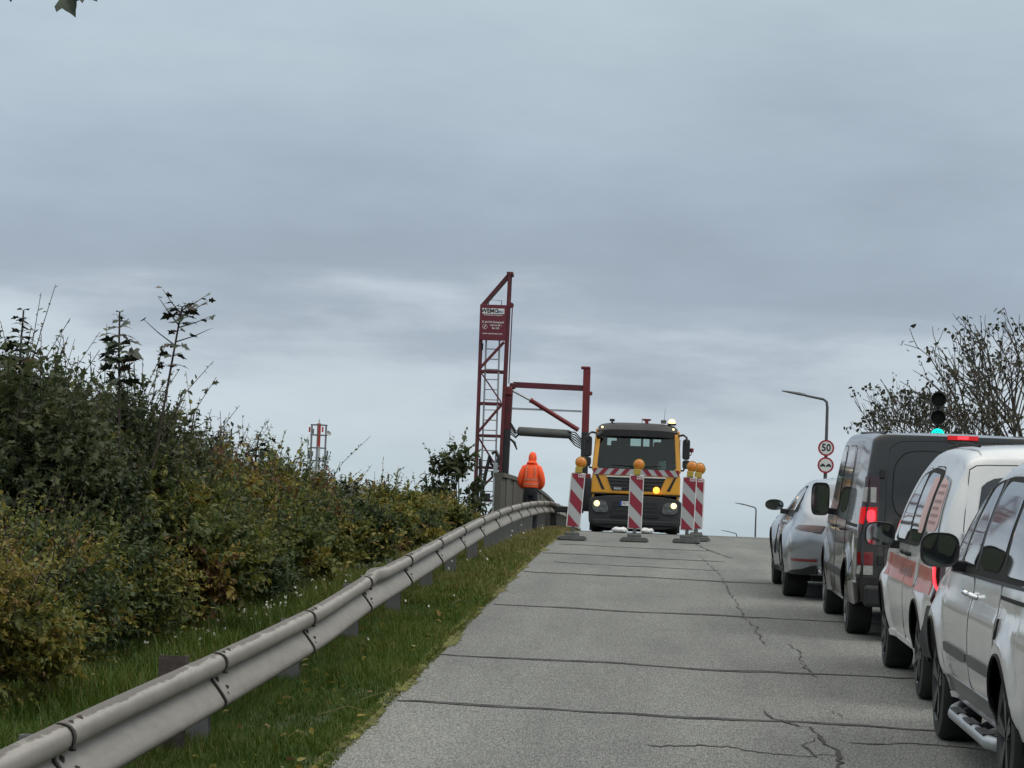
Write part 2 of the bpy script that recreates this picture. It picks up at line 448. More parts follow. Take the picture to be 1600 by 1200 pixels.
# ------------------------------------------------------------------ mesh helpers
class MB:
    def __init__(s):
        s.v, s.f = [], []
    def add(s, vs, fs):
        o = len(s.v)
        s.v += [tuple(p) for p in vs]
        s.f += [tuple(i + o for i in f) for f in fs]
        return s
    def box(s, c, d, rot=None):
        c = Vector(c)
        vs = []
        for x in (-.5, .5):
            for y in (-.5, .5):
                for z in (-.5, .5):
                    p = Vector((x * d[0], y * d[1], z * d[2]))
                    if rot is not None:
                        p = rot @ p
                    vs.append(c + p)
        return s.add(vs, [(0, 1, 3, 2), (4, 6, 7, 5), (0, 4, 5, 1), (2, 3, 7, 6), (0, 2, 6, 4), (1, 5, 7, 3)])
    def bar(s, p, q, w, h=None, up=(0, 0, 1)):
        p, q = Vector(p), Vector(q)
        h = h or w
        d = (q - p).normalized()
        u = Vector(up)
        if abs(d.dot(u)) > 0.95:
            u = Vector((0, 1, 0))
        a = d.cross(u).normalized()
        b = a.cross(d)
        vs = [e + a * (w / 2 * i) + b * (h / 2 * j) for e in (p, q) for i, j in ((-1, -1), (1, -1), (1, 1), (-1, 1))]
        return s.add(vs, [(3, 2, 1, 0), (4, 5, 6, 7), (0, 1, 5, 4), (1, 2, 6, 5), (2, 3, 7, 6), (3, 0, 4, 7)])
    def tube(s, pts, r, n=8, cap=True):
        pts = [Vector(p) for p in pts]
        rs = r if isinstance(r, (list, tuple)) else [r] * len(pts)
        o = len(s.v)
        prev = None
        for i, p in enumerate(pts):
            d = (pts[min(i + 1, len(pts) - 1)] - pts[max(i - 1, 0)])
            d = d.normalized() if d.length > 1e-9 else Vector((0, 0, 1))
            if prev is None:
                u = Vector((0, 0, 1)) if abs(d.z) < 0.9 else Vector((0, 1, 0))
                a = d.cross(u).normalized()
            else:
                a = (prev - d * prev.dot(d)).normalized()
            prev = a
            b = d.cross(a)
            for k in range(n):
                t = 2 * math.pi * k / n
                s.v.append(tuple(p + (a * math.cos(t) + b * math.sin(t)) * rs[i]))
        for i in range(len(pts) - 1):
            for k in range(n):
                s.f.append((o + i * n + k, o + i * n + (k + 1) % n, o + (i + 1) * n + (k + 1) % n, o + (i + 1) * n + k))
        if cap:
            s.f.append(tuple(o + k for k in reversed(range(n))))
            s.f.append(tuple(o + (len(pts) - 1) * n + k for k in range(n)))
        return s
    def lathe(s, prof, c=(0, 0, 0), ax=(0, 0, 1), n=24):
        """prof: list of (radius, distance along the axis)"""
        c, ax = Vector(c), Vector(ax).normalized()
        u = Vector((0, 0, 1)) if abs(ax.z) < 0.9 else Vector((1, 0, 0))
        a = ax.cross(u).normalized()
        b = ax.cross(a)
        o = len(s.v)
        for r, t in prof:
            for k in range(n):
                w = 2 * math.pi * k / n
                s.v.append(tuple(c + ax * t + (a * math.cos(w) + b * math.sin(w)) * max(r, 1e-4)))
        for i in range(len(prof) - 1):
            for k in range(n):
                s.f.append((o + i * n + k, o + i * n + (k + 1) % n, o + (i + 1) * n + (k + 1) % n, o + (i + 1) * n + k))
        return s
    def prism(s, poly, o, ax, ay, dep):
        """polygon in the plane (ax, ay) at o, given depth along dep"""
        o, ax, ay, dep = Vector(o), Vector(ax), Vector(ay), Vector(dep)
        n = len(poly)
        b = [o + ax * p[0] + ay * p[1] for p in poly]
        vs = b + [p + dep for p in b]
        fs = [tuple(reversed(range(n))), tuple(range(n, 2 * n))]
        fs += [(i, (i + 1) % n, n + (i + 1) % n, n + i) for i in range(n)]
        return s.add(vs, fs)
    def grid(s, P):
        o = len(s.v)
        n, m = len(P), len(P[0])
        for row in P:
            s.v += [tuple(p) for p in row]
        for i in range(n - 1):
            for j in range(m - 1):
                s.f.append((o + i * m + j, o + i * m + j + 1, o + (i + 1) * m + j + 1, o + (i + 1) * m + j))
        return s
    def mesh(s, name, smooth=0, weld=False):
        me = bpy.data.meshes.new(name)
        me.from_pydata(s.v, [], s.f)
        bm = bmesh.new()
        bm.from_mesh(me)
        if weld:
            bmesh.ops.remove_doubles(bm, verts=bm.verts, dist=1e-4)
            bmesh.ops.dissolve_degenerate(bm, edges=bm.edges, dist=1e-5)
        bmesh.ops.recalc_face_normals(bm, faces=bm.faces)
        if smooth:
            lim = math.radians(smooth)
            for f in bm.faces:
                f.smooth = True
            for e in bm.edges:
                if len(e.link_faces) == 2 and e.calc_face_angle(0) > lim:
                    e.smooth = False
        bm.to_mesh(me)
        bm.free()
        return me
    def build(s, name, m, parent=None, smooth=0, bevel=0, segs=2, weld=False):
        me = s.mesh(name, smooth, weld)
        return link(name, me, m, parent, bevel, segs)

def link(name, me, m, parent=None, bevel=0, segs=2):
    o = bpy.data.objects.new(name, me)
    if m is not None and not me.materials:
        me.materials.append(M[m] if isinstance(m, str) else m)
    COL.objects.link(o)
    if parent:
        o.parent = parent
    if bevel:
        b = o.modifiers.new('bevel', 'BEVEL')
        b.width = bevel
        b.segments = segs
        b.limit_method = 'ANGLE'
        b.harden_normals = False
    return o

def tag(o, label=None, cat=None, group=None, kind=None):
    if label: o['label'] = label
    if cat: o['category'] = cat
    if group: o['group'] = group
    if kind: o['kind'] = kind
    return o

def thing(name, label, cat, loc=(0, 0, 0), rot=(0, 0, 0), group=None):
    o = bpy.data.objects.new(name, None)
    o.empty_display_size = 0.3
    COL.objects.link(o)
    o.location = loc
    o.rotation_euler = rot
    return tag(o, label, cat, group)

def copy_tree(o, parent=None):
    c = o.copy()
    COL.objects.link(c)
    c.parent = parent
    for ch in list(o.children):
        copy_tree(ch, c)
    return c

def text_geo(s, size, align='CENTER', bold=0.0, res=2):
    cu = bpy.data.curves.new('text', 'FONT')
    cu.body = s
    cu.size = size
    cu.align_x = align
    cu.align_y = 'CENTER'
    cu.offset = bold
    cu.resolution_u = res
    ob = bpy.data.objects.new('text', cu)
    COL.objects.link(ob)
    bpy.context.view_layer.update()
    me = bpy.data.meshes.new_from_object(ob.evaluated_get(bpy.context.evaluated_depsgraph_get()))
    vs = [tuple(v.co) for v in me.vertices]
    fs = [tuple(p.vertices) for p in me.polygons]
    bpy.data.objects.remove(ob)
    bpy.data.meshes.remove(me)
    bpy.data.curves.remove(cu)
    return vs, fs

def add_text(mb, s, size, o, ax, ay, align='CENTER', bold=0.0):
    vs, fs = text_geo(s, size, align, bold)
    o, ax, ay = Vector(o), Vector(ax), Vector(ay)
    mb.add([o + ax * v[0] + ay * v[1] for v in vs], fs)

def pchip(pts):
    """monotone cubic through (x, y) points"""
    x = np.array([p[0] for p in pts], float)
    y = np.array([p[1] for p in pts], float)
    h = np.diff(x)
    d = np.diff(y) / h
    m = np.zeros(len(x))
    m[0], m[-1] = d[0], d[-1]
    for i in range(1, len(x) - 1):
        if d[i - 1] * d[i] > 0:
            w1, w2 = 2 * h[i] + h[i - 1], h[i] + 2 * h[i - 1]
            m[i] = (w1 + w2) / (w1 / d[i - 1] + w2 / d[i])
    def f(t):
        t = min(max(t, x[0]), x[-1])
        i = min(int(np.searchsorted(x, t, 'right')) - 1, len(x) - 2)
        s = (t - x[i]) / h[i]
        return float((1 + 2 * s) * (1 - s) ** 2 * y[i] + s * (1 - s) ** 2 * h[i] * m[i] + s * s * (3 - 2 * s) * y[i + 1] + s * s * (s - 1) * h[i] * m[i + 1])
    return f

def chaikin(poly, it=2, q=.8):
    if it == 1: it, q = 2, max(q, .87)
    for _ in range(it):
        out = []
        n = len(poly)
        for i in range(n):
            a, b = poly[i], poly[(i + 1) % n]
            out.append((a[0] * q + b[0] * (1 - q), a[1] * q + b[1] * (1 - q)))
            out.append((a[0] * (1 - q) + b[0] * q, a[1] * (1 - q) + b[1] * q))
        poly = out
    return poly

def rrect(w, h, r, n=4, cx=0, cy=0):
    pts = []
    for (sx, sy, a0) in ((1, 1, 0), (-1, 1, 90), (-1, -1, 180), (1, -1, 270)):
        for k in range(n + 1):
            a = math.radians(a0 + 90 * k / n)
            pts.append((cx + sx * (w / 2 - r) + r * math.cos(a), cy + sy * (h / 2 - r) + r * math.sin(a)))
    return pts

def smooth01(t):
    t = min(max(t, 0), 1)
    return t * t * (3 - 2 * t)

# ------------------------------------------------------------------ the lie of the land
S0, K0, Y0 = 0.05, 0.0004, 35.0
def rz(y):
    if y <= Y0: return S0 * y
    if y <= 97.5: return S0 * y - K0 * (y - Y0) ** 2
    if y <= 420: return 3.3125
    return max(-0.5, 3.3125 - 0.03 * (y - 420))
def slope(y):
    return S0 if y <= Y0 else S0 - 2 * K0 * (y - Y0)
BASE = -0.5
def gz(x, y):
    """height of the ground: flat terrain with the ramp's embankment on it"""
    r = max(rz(y), BASE + .05)
    if x < -3.3:
        d = (-3.3 - x)
        h = r - 0.038 - 0.16 * d
    elif x < -1.5:
        h = r + 0.012 - 0.05 * smooth01((-1.6 - x) / 0.7)
    elif x <= 4.4:
        h = r - 0.08
    elif x <= 8.6:
        h = r + 0.03
    else:
        h = r + 0.03 - 0.3 * (x - 8.6)
    return max(h, min(BASE, r + 0.05))

# ------------------------------------------------------------------ ground and road
def build_ground():
    xs = [-3000, -900, -300, -120, -60, -35, -22, -15, -11, -8, -6.5, -5.5, -4.8, -4.3, -3.9, -3.6, -3.3, -3.0, -2.7, -2.4, -2.2, -2.0, -1.85, -1.7, -1.58, -1.5, -1.0, 1.5, 4.2, 4.4, 4.6, 6, 7.5, 8.6, 10, 13, 17, 23, 35, 60, 120, 300, 900, 3000]
    ys = [-400, -100, -40, -20, -10] + list(np.arange(-8, 120, 2.0)) + [125, 135, 150, 175, 200, 250, 300, 360, 420, 450, 500, 550, 700, 1000, 1600, 3000]
    mb = MB()
    def h(x, y):
        z = gz(x, y)
        if x < -1.7 and abs(x) < 60:
            z += 0.03 * math.sin(x * 2.1 + y * 1.3) * math.cos(y * 0.9 - x)
        return z
    mb.grid([[(x, y, h(x, y)) for x in xs] for y in ys])
    o = mb.build('ground', 'soil', smooth=60)
    tag(o, kind='structure')
build_ground()

def build_road():
    xs = [-1.55, -0.8, 0, 0.8, 1.6, 2.6, 3.6, 4.4]
    ys = list(np.arange(-20, 120, 1.0)) + list(np.arange(120, 421, 10.0))
    mb = MB()
    top = [[(x, y, rz(y)) for x in xs] for y in ys]
    mb.grid(top)
    for k in (0, -1):
        mb.grid([[(r[k][0], r[k][1], r[k][2]), (r[k][0], r[k][1], r[k][2] - .12)] for r in top])
    road = mb.build('road', 'asphalt', smooth=40)
    tag(road, kind='structure')
    # sealed transverse joints: wavy bitumen strips lying on the surface, slightly raised
    for k, (y, x0, x1, w, sag) in enumerate([(15.7, 0.1, 1.2, .06, .0), (16.4, 1.3, 3.6, .10, .02), (17.5, -1.52, 3.9, .20, .05), (21.5, -1.53, 4.2, .24, .06), (28.4, -1.48, 4.2, .30, .08),
                                            (36.0, -1.5, 3.8, .36, .10), (39.4, -1.2, 1.3, .2, .05), (43.0, -1.5, 1.4, .4, .1), (48.5, -1.4, 1.4, .35, .1), (13.2, -1.4, 2.5, .06, 0.04)]):
        rr = random.Random(100 + k)
        n = 40
        L, R = [], []
        ph, ph2 = rr.random() * 6, rr.random() * 6
        off = 0.0
        for i in range(n + 1):
            t = i / n
            x = x0 + (x1 - x0) * t
            off += rr.gauss(0, 0.035)
            off *= 0.9
            yc = y - .17 * (x + 1.0) * y / 21 + sag * math.sin(x * 0.9 + ph) * .6 + .025 * math.sin(x * 3.1 + ph2) + off
            ww = .62 * w * (0.55 + 0.55 * abs(math.sin(x * 2.3 + ph)) + rr.uniform(-.12, .12)) * min(1, 12 * t + .5, 8 * (1 - t) + .2)
            if x > 1.5: ww *= .55
            L.append((x, yc - ww / 2, rz(yc - ww / 2) + .004))
            R.append((x, yc + ww / 2, rz(yc + ww / 2) + .004))
        m2 = MB()
        m2.grid([L, R])
        m2.build('tar_joint', 'bitumen', road)
    # open cracks along the old lane joint
    def crack(pts, w, seed):
        rr = random.Random(seed)
        P = []
        for (a, b) in zip(pts[:-1], pts[1:]):
            n = max(3, int(math.dist(a, b) / 0.13))
            for i in range(n):
                t = i / n
                P.append((a[0] + (b[0] - a[0]) * t + rr.gauss(0, .014), a[1] + (b[1] - a[1]) * t + rr.gauss(0, .06)))
        P.append(pts[-1])
        L, R = [], []
        for i, p in enumerate(P):
            q = P[min(i + 1, len(P) - 1)]
            o_ = P[max(i - 1, 0)]
            d = Vector((q[0] - o_[0], q[1] - o_[1])).normalized()
            ww = w * rr.uniform(.25, 1.35) * min(1, i * .4 + .1, (len(P) - 1 - i) * .4 + .1)
            nx, ny = -d.y, d.x
            for A_, sg in ((L, 1), (R, -1)):
                x, y = p[0] + nx * ww / 2 * sg, p[1] + ny * ww / 2 * sg
                A_.append((x, y, rz(y) + .006))
        m2 = MB()
        m2.grid([L, R])
        m2.build('crack', 'crack', road)
    crack([(.86, 17.9), (.95, 17.3), (1.12, 16.8), (1.14, 16.1), (1.2, 15.6), (1.13, 14.8), (1.2, 13.6)], .026, 1)
    crack([(1.14, 16.5), (1.02, 15.9), (1.1, 15.0)], .014, 2)
    crack([(1.16, 29.0), (1.12, 27.9), (1.2, 26.4), (1.15, 24.6), (1.18, 23.8)], .011, 3)
    crack([(1.36, 24.4), (1.44, 23.2), (1.37, 22.1), (1.41, 20.6)], .012, 4)
    crack([(1.32, 18.3), (1.37, 17.6)], .014, 5)
    crack([(1.05, 45), (1.1, 41), (1.18, 37), (1.13, 33), (1.16, 29)], .010, 6)
    crack([(1.15, 53), (1.3, 48), (1.55, 44)], .03, 7)
    # low moss fringe creeping onto the asphalt edge
    rr = random.Random(5)
    A_, B_ = [], []
    off = 0
    for y in np.arange(4, 75, 0.07):
        off = off * .9 + rr.gauss(0, .016)
        xe = -1.545 + off + .025 * math.sin(y * 1.7) + rr.uniform(-.02, .02)
        A_.append((xe, y, rz(y) + .004))
        B_.append((-1.64, y, rz(y) + .010))
    C_ = [((a[0] * .5 + b[0] * .5), a[1], rz(a[1]) + .014 + rr.uniform(0, .010)) for a, b in zip(A_, B_)]
    m3 = MB()
    m3.grid([A_, C_, B_])
    tag(m3.build('moss_fringe', 'moss', smooth=80), kind='structure')
build_road()

# ------------------------------------------------------------------ guardrail
RX = -2.3
hrail = pchip([(0, .50), (10.8, .52), (14.8, .50), (18.8, .49), (22.8, .54), (26.8, .56), (31, .585), (35, .605), (44, .645), (60, .70), (72, .74), (110, .74)])
def build_guardrail():
    root = thing('guardrail', 'long galvanised steel crash barrier with stained top edge running up beside the grass verge', 'guardrail', (RX, 0, 0))
    # W profile: (outwards x, height below the top)
    prof = [(-.004, -.006), (.012, 0.0), (.035, -.002), (.060, -.012), (.076, -.030), (.083, -.055), (.080, -.080), (.066, -.100), (.036, -.118), (.010, -.130), (.003, -.140),
            (.006, -.152), (.030, -.180), (.062, -.222), (.083, -.254), (.087, -.268), (.084, -.284), (.070, -.300), (.04, -.310), (.0, -.314)]
    joints = [2.85, 6.85] + [10.85, 14.82, 18.83, 22.8, 26.82, 30.95, 35.03, 39.3, 43.6, 47.7, 51.8, 55.9, 60.0, 64.1, 68.2, 72.3, 76.4, 80.5, 84.6, 88.7]
    rr = random.Random(3)
    def top(y):
        return rz(y) + hrail(y)
    for a, b in zip(joints[:-1], joints[1:]):
        n = 16
        ys = [a - .16] + [a + (b - a) * i / n for i in range(1, n)] + [b + .0]
        P = []
        jog = rr.uniform(-.003, .003)
        for i, y in enumerate(ys):
            t = (y - a) / (b - a)
            lift = 0.009 * (1 - min(1, max(0, t)))          # the near end laps over its neighbour
            row = []
            for k, (px, pz) in enumerate(prof):
                dz, dx = 0, 0
                if 22.5 < y < 25.2:                          # an old knock flattened the upper wave here
                    w = math.exp(-((y - 23.5) / .5) ** 2)
                    if k < 9:
                        dz += .022 * w * (1 if k < 5 else .3)
                        dx -= .03 * w
                row.append((px + lift + .005 + dx, y, top(y) + pz + lift * .5 + jog * t + dz))
            P.append(row)
        back = [[(p[0] - .005, p[1], p[2] - .004) for p in row] for row in P]
        mb = MB()
        mb.grid(P)
        mb.grid(back)
        for k in (0, -1):
            mb.grid([P[k], back[k]])
        mb.grid([[r[0] for r in P], [r[0] for r in back]])
        mb.grid([[r[-1] for r in P], [r[-1] for r in back]])
        panel = mb.build('rail_panel', 'galv', root, smooth=50, weld=True)
        # dark rust-toned strip painting in the shadow line where this panel laps the next
        y0 = ys[0]
        mb = MB()
        wv = .011 + .0004 * a
        A0 = [(px + .016, y0 - wv, top(y0) + pz + .005) for px, pz in prof]
        A1 = [(px + .0175, y0 + wv, top(y0) + pz + .006) for px, pz in prof]
        mb.grid([A0, A1])
        mb.build('lap_shadow_strip', 'lap', panel, smooth=60)
        # bolts: valley bolt and slots
        mb = MB()
        for (bx, bz, by, s) in ((.020, -.155, .10, .020), (.032, -.19, .05, .012), (.052, -.005, .09, .011), (.052, -.005, .27, .014), (.072, -.23, .16, .011), (.072, -.105, .07, .010), (.06, -.20, .22, .011)):
            y = y0 + by
            mb.lathe([(0, .016), (s * .7, .016), (s, .006), (s, -.01)], (bx, y, top(y) + bz), (1, 0, .55 if bz > -.02 else 0), 8)
        tag(mb.build('bolt', 'rust', panel), kind='stuff')
    # posts
    mb = MB()
    for dx, w in ((-.04, .012), (.04, .012)):
        mb.box((-.10, dx, -.5), (.14, w, 1.0))
    mb.box((-.168, 0, -.5), (.010, .08, 1.0))
    post_me = mb.mesh('post')
    sp = MB().box((-.02, 0, -.155), (.045, .09, .17))
    sp_me = sp.mesh('spacer')
    py = joints[1:] + [45.6, 49.8, 53.8, 58, 62, 66.2, 70.2]
    for i, y in enumerate(py):
        o = link('post', post_me, 'galv_post', root)
        o.location = (.0, y + .06, top(y) - .07)
        o.rotation_euler = (0, rr.uniform(-.02, .02), rr.uniform(-.05, .05))
        s = link('spacer', sp_me, 'galv_post', root)
        s.location = (0, y + .06, top(y))
    # one older post stands proud of the rail
    mb = MB()
    mb.box((-.16, 0, -.35), (.14, .012, .95))
    mb.box((-.225, .05, -.35), (.012, .10, .95))
    mb.box((-.095, .05, -.35), (.012, .10, .95))
    o = mb.build('rusty_post', 'rust', root)
    o['label'] = 'rusty post standing above the rail'
    o.location = (.03, 14.2, top(14.4) - .12)
build_guardrail()

# ------------------------------------------------------------------ concrete parapet of the bridge
def build_parapet():
    y0, n, L = 61.6, 20, 1.9
    root = thing('parapet_wall', 'weathered grey concrete parapet of upright panels behind the worker', 'wall', (-3.2, y0, 0))
    rr = random.Random(8)
    for i in range(n):
        a, b = y0 + i * L, y0 + (i + 1) * L - .03
        mb = MB()
        t = rr.uniform(-.02, .02)
        for (ya, yb) in ((a, b),):
            vs = []
            for y in (ya, yb):
                for x in (-.08 + t, .08 + t):
                    for z in (-1.2, 1.22):
                        vs.append((x, y - y0, rz(y) + z))
            mb.add(vs, [(0, 1, 3, 2), (4, 6, 7, 5), (0, 4, 5, 1), (2, 3, 7, 6), (0, 2, 6, 4), (1, 5, 7, 3)])
        mb.build('panel', 'concrete', root, bevel=.012)
    mb = MB()
    ys = [y0 + i * L for i in range(n + 1)]
    for a, b in zip(ys[:-1], ys[1:]):
        mb.bar((0, a - y0, rz(a) + 1.27), (0, b - y0, rz(b) + 1.27), .24, .10)
    mb.build('coping', 'concrete', root)
build_parapet()

# ------------------------------------------------------------------ foliage engine (numpy)
def mesh_from(name, V, F, tint=None):
    me = bpy.data.meshes.new(name)
    k = F.shape[1]
    me.vertices.add(len(V))
    me.vertices.foreach_set('co', np.ascontiguousarray(V, np.float32).ravel())
    me.loops.add(F.size)
    me.polygons.add(len(F))
    me.polygons.foreach_set('loop_start', np.arange(0, F.size, k, dtype=np.int32))
    me.loops.foreach_set('vertex_index', np.ascontiguousarray(F, np.int32).ravel())
    me.update(calc_edges=True)
    if tint is not None:
        a = me.attributes.new('tint', 'FLOAT', 'POINT')
        a.data.foreach_set('value', np.ascontiguousarray(tint, np.float32))
    return me

def norm(a):
    return a / np.maximum(np.linalg.norm(a, axis=1, keepdims=True), 1e-9)

OVAL_V = np.array([(0, 0, 0), (.24, .24, .06), (.24, -.24, .06), (.62, .25, .04), (.62, -.25, .04), (1, 0, -.10)], float)
OVAL_F = np.array([(0, 5, 3), (0, 3, 1), (0, 2, 4), (0, 4, 5)])
LOBE_V = np.array([(0, 0, 0), (.05, .34, .03), (.38, .20, .05), (.62, .46, .02), (.66, .15, .03), (1, 0, -.08), (.66, -.15, .03), (.62, -.46, .02), (.38, -.20, .05), (.05, -.34, .03)], float)
LOBE_F = np.array([(0, 2, 1), (0, 4, 2), (2, 4, 3), (0, 5, 4), (0, 6, 5), (0, 8, 6), (8, 7, 6), (0, 9, 8)])

def leaves(C, D, Nn, size, tint, TV=OVAL_V, TF=OVAL_F):
    D = norm(D)
    Sd = norm(np.cross(Nn, D))
    Up = np.cross(D, Sd)
    V = (C[:, None, :] + size[:, None, None] * (TV[None, :, 0:1] * D[:, None, :] + TV[None, :, 1:2] * Sd[:, None, :] + TV[None, :, 2:3] * Up[:, None, :])).reshape(-1, 3)
    F = (np.arange(len(C))[:, None, None] * len(TV) + TF[None]).reshape(-1, 3)
    return V, F, np.repeat(tint, len(TV))

def shrub(name, label, cat, base, height, rx, ry, shoots=700, per=16, leaf=.075, tint=(.3, .25), matn='leaf_green', group=None, seed=1, lobed=False,
          ragged=.35, stems=7, low=.0, up=.5, gaps=.25):
    rg = np.random.default_rng(seed)
    root = thing(name, label, cat, base, group=group)
    # branch masses: clumps sit round an uneven envelope, with gaps between them
    nc = max(12, int(16 * rx * ry + 9 * height))
    cd = norm(rg.normal(size=(nc, 3)))
    cd[:, 2] = np.where(cd[:, 2] < -.5, -cd[:, 2], cd[:, 2])
    crad = rg.uniform(.45, 1.0, nc) ** .6 * rg.uniform(.82, 1.08, nc)
    zc = height * (.5 + low * .5)
    hz = height * (.5 - low * .5)
    CC = np.stack([cd[:, 0] * rx * crad, cd[:, 1] * ry * crad, zc + cd[:, 2] * hz * crad * .92], 1)
    cs = rg.uniform(.14, .34, nc) * min(1.1, .5 + .25 * (rx + height * .4))
    cw = cs ** 1.8 * rg.uniform(.4, 1.3, nc)
    ctint = rg.normal(0, tint[1] * .75, nc)
    ci = rg.choice(nc, shoots, p=cw / cw.sum())
    q = norm(rg.normal(size=(shoots, 3))) * (rg.random(shoots) ** .4)[:, None]
    O = CC[ci] + q * cs[ci][:, None] * np.array([1.1, 1.1, .8])
    # a quarter of the shoots fill the inside so that it reads dark and dense
    fill = rg.random(shoots) < (.28 if gaps < .5 else .08)
    fd = norm(rg.normal(size=(shoots, 3))) * (rg.random(shoots) ** .5)[:, None] * .8
    O = np.where(fill[:, None], np.stack([fd[:, 0] * rx, fd[:, 1] * ry, zc + fd[:, 2] * hz], 1), O)
    O[:, 2] = np.maximum(O[:, 2], .04)
    n = shoots
    d = norm((O - np.array([0, 0, zc])) / np.array([rx, ry, hz]))
    ax = norm(d * np.array([1, 1, .6]) + np.where(fill[:, None], 0, q) * .9 + np.array([0, 0, up]) + rg.normal(size=(n, 3)) * .35)
    ln = rg.uniform(.14, .42, n) * min(1.0, .45 + .3 * height)
    top = (d[:, 2] > .25) & (rg.random(n) < .10 + .12 * ragged)
    ln = np.where(top, ln * (1.3 + 1.6 * ragged * rg.random(n)), ln)
    ax = np.where(top[:, None], norm(ax * .5 + np.array([0, 0, 1.0])), ax)
    ct = np.clip(rg.normal(tint[0], tint[1] * .45, n) + ctint[ci], 0, 1)
    t = (np.arange(per)[None, :] + rg.random((n, per))) / per
    bend = rg.normal(size=(n, 3)) * .15 + np.array([0, 0, -.12])
    C = O[:, None, :] + ax[:, None, :] * (t * ln[:, None])[:, :, None] + bend[:, None, :] * (t ** 2 * ln[:, None])[:, :, None]
    C = C.reshape(-1, 3)
    A3 = np.repeat(ax, per, 0)
    m = len(C)
    D = A3 * .45 + rg.normal(size=(m, 3)) * .75 + np.array([0, 0, -.18])
    Nn = np.array([0, 0, 1.0]) + rg.normal(size=(m, 3)) * .45 + np.repeat(d, per, 0) * .45
    size = leaf * np.clip(rg.lognormal(0, .32, m), .4, 1.6) * np.repeat(rg.uniform(.75, 1.2, nc)[ci], per) * (1.12 - .5 * t.reshape(-1) ** 2)
    tn = np.clip(np.repeat(ct, per) + rg.normal(0, .09, m), 0, 1)
    TV, TF = (LOBE_V, LOBE_F) if lobed else (OVAL_V, OVAL_F)
    V, F, T = leaves(C, D, Nn, size, tn, TV, TF)
    fo = link('foliage', mesh_from('foliage', V, F, T), matn, root)
    # stems and outer twigs
    mb = MB()
    for k in range(stems):
        i = rg.integers(n)
        e = O[i] * np.array([.8, .8, .9])
        mid = e * .5 + np.array([rg.normal() * .08, rg.normal() * .08, 0.08])
        mb.tube([(e[0] * .12, e[1] * .12, -.25), tuple(mid * np.array([.7, .7, 1])), tuple(e)], [.028, .018, .008], 5)
    for i in list(rg.choice(n, min(n, 60), replace=False)) + list(np.nonzero(top)[0][:220]):
        p = O[i]
        q = p + ax[i] * ln[i] * .55 + bend[i] * ln[i] * .3
        r = p + ax[i] * ln[i] * 1.02 + bend[i] * ln[i]
        mb.tube([p, q, r], [.006, .0045, .003], 3, False)
    tag(mb.build('stem', 'twig', root), kind='stuff')
    return root

# ------------------------------------------------------------------ hedge on the embankment
ORD = 'first second third fourth fifth sixth seventh eighth ninth tenth eleventh'.split()
def build_hedge():
    sd = [100]
    def S(label, x, y, h, rx, ry, group=None, **k):
        """h is the crown height above the plane of the road"""
        sd[0] += 1
        gzv = gz(x, y)
        H = rz(y) + h - gzv
        return shrub('shrub', label, 'shrub', (x, y, gzv - .05), H + .05, rx, ry, seed=sd[0], group=group, **k)
    # the near, yellowing bush at the lower left
    S('yellowing bramble bush at the lower left with brown stems', -4.12, 16.0, 1.0, .62, .9, tint=(.68, .18), shoots=1700, leaf=.044, low=-.1, up=.35)
    S('low green and yellow bush just behind the yellowing bramble bush', -4.25, 18.2, 1.2, .75, 1.0, tint=(.60, .20), shoots=1600, leaf=.047)
    hf = pchip([(19, 1.2), (24, 1.12), (30, .95), (36, .8), (46, .45), (58, .2)])
    front = [20.6, 22.8, 25.0, 27.4, 29.8, 32.4, 35.2, 38.2, 41.5, 45, 48.6]
    for i, y in enumerate(front):
        S('low leafy shrub, %s from the camera in the front row of the hedge' % ORD[i], -4.3 + .14 * math.sin(i * 2.1), y, hf(y) * (1 + .14 * math.sin(i * 1.7)), .70 + .08 * math.sin(i * 3.1), 1.3,
          group='low front shrubs of the hedge', tint=(.30 + .34 * abs(math.sin(i * 1.3)), .22), shoots=1450 if y < 34 else 800, leaf=(.046 + .02 * (i % 3 == 1)) if y < 34 else .07)
    # taller back rows
    for i, (x, y, h, rx) in enumerate([(-4.75, 20.4, 1.85, .85), (-5.35, 22.6, 2.0, 1.0), (-4.6, 23.4, 1.95, .75), (-5.9, 25.4, 2.1, 1.1), (-4.85, 26.0, 1.7, .75), (-7.2, 29.5, 2.25, 1.2)]):
        S('tall dark leafy shrub, %s from the camera in the high left part of the hedge' % ORD[i], x, y, h, rx, 1.25, group='tall dark shrubs at the left end of the hedge',
          tint=(.30, .24), shoots=1800, leaf=.056 + .018 * (i % 3 == 0), matn='leaf_green' if i % 2 else 'leaf_dark', ragged=.9, lobed=(i in (2, 0)))
    for i, (x, y, h, rx) in enumerate([(-5.2, 29.5, 1.28, .95), (-5.1, 32.6, 1.25, .95), (-5.9, 36.0, 1.45, 1.1), (-5.2, 38.5, 1.2, .95), (-7.6, 42.0, 1.45, 1.2), (-5.5, 42.5, 1.08, .95), (-5.0, 46.5, .8, .9)]):
        S('mid height shrub with ochre leaves, %s from the camera in the back row' % ORD[i], x, y, h, rx, 1.5, group='mid height shrubs in the middle of the hedge',
          tint=(.45 + .18 * math.sin(i * 2.2), .26), shoots=1350, leaf=.068, ragged=.9)
    for i, (x, y, h, rx) in enumerate([(-4.6, 51.5, .62, .95), (-5.6, 55.5, .75, 1.1), (-4.5, 56.0, .50, .9), (-5.0, 60.5, .58, 1.0), (-4.15, 59.5, .25, .7)]):
        S('autumn tinted shrub, %s from the camera at the far end of the hedge' % ORD[i], x, y, h, rx, 1.7, group='autumn shrubs at the far end of the hedge',
          tint=(.66 + .12 * math.sin(i * 2.2), .2), shoots=950, leaf=.085, ragged=.6)
build_hedge()

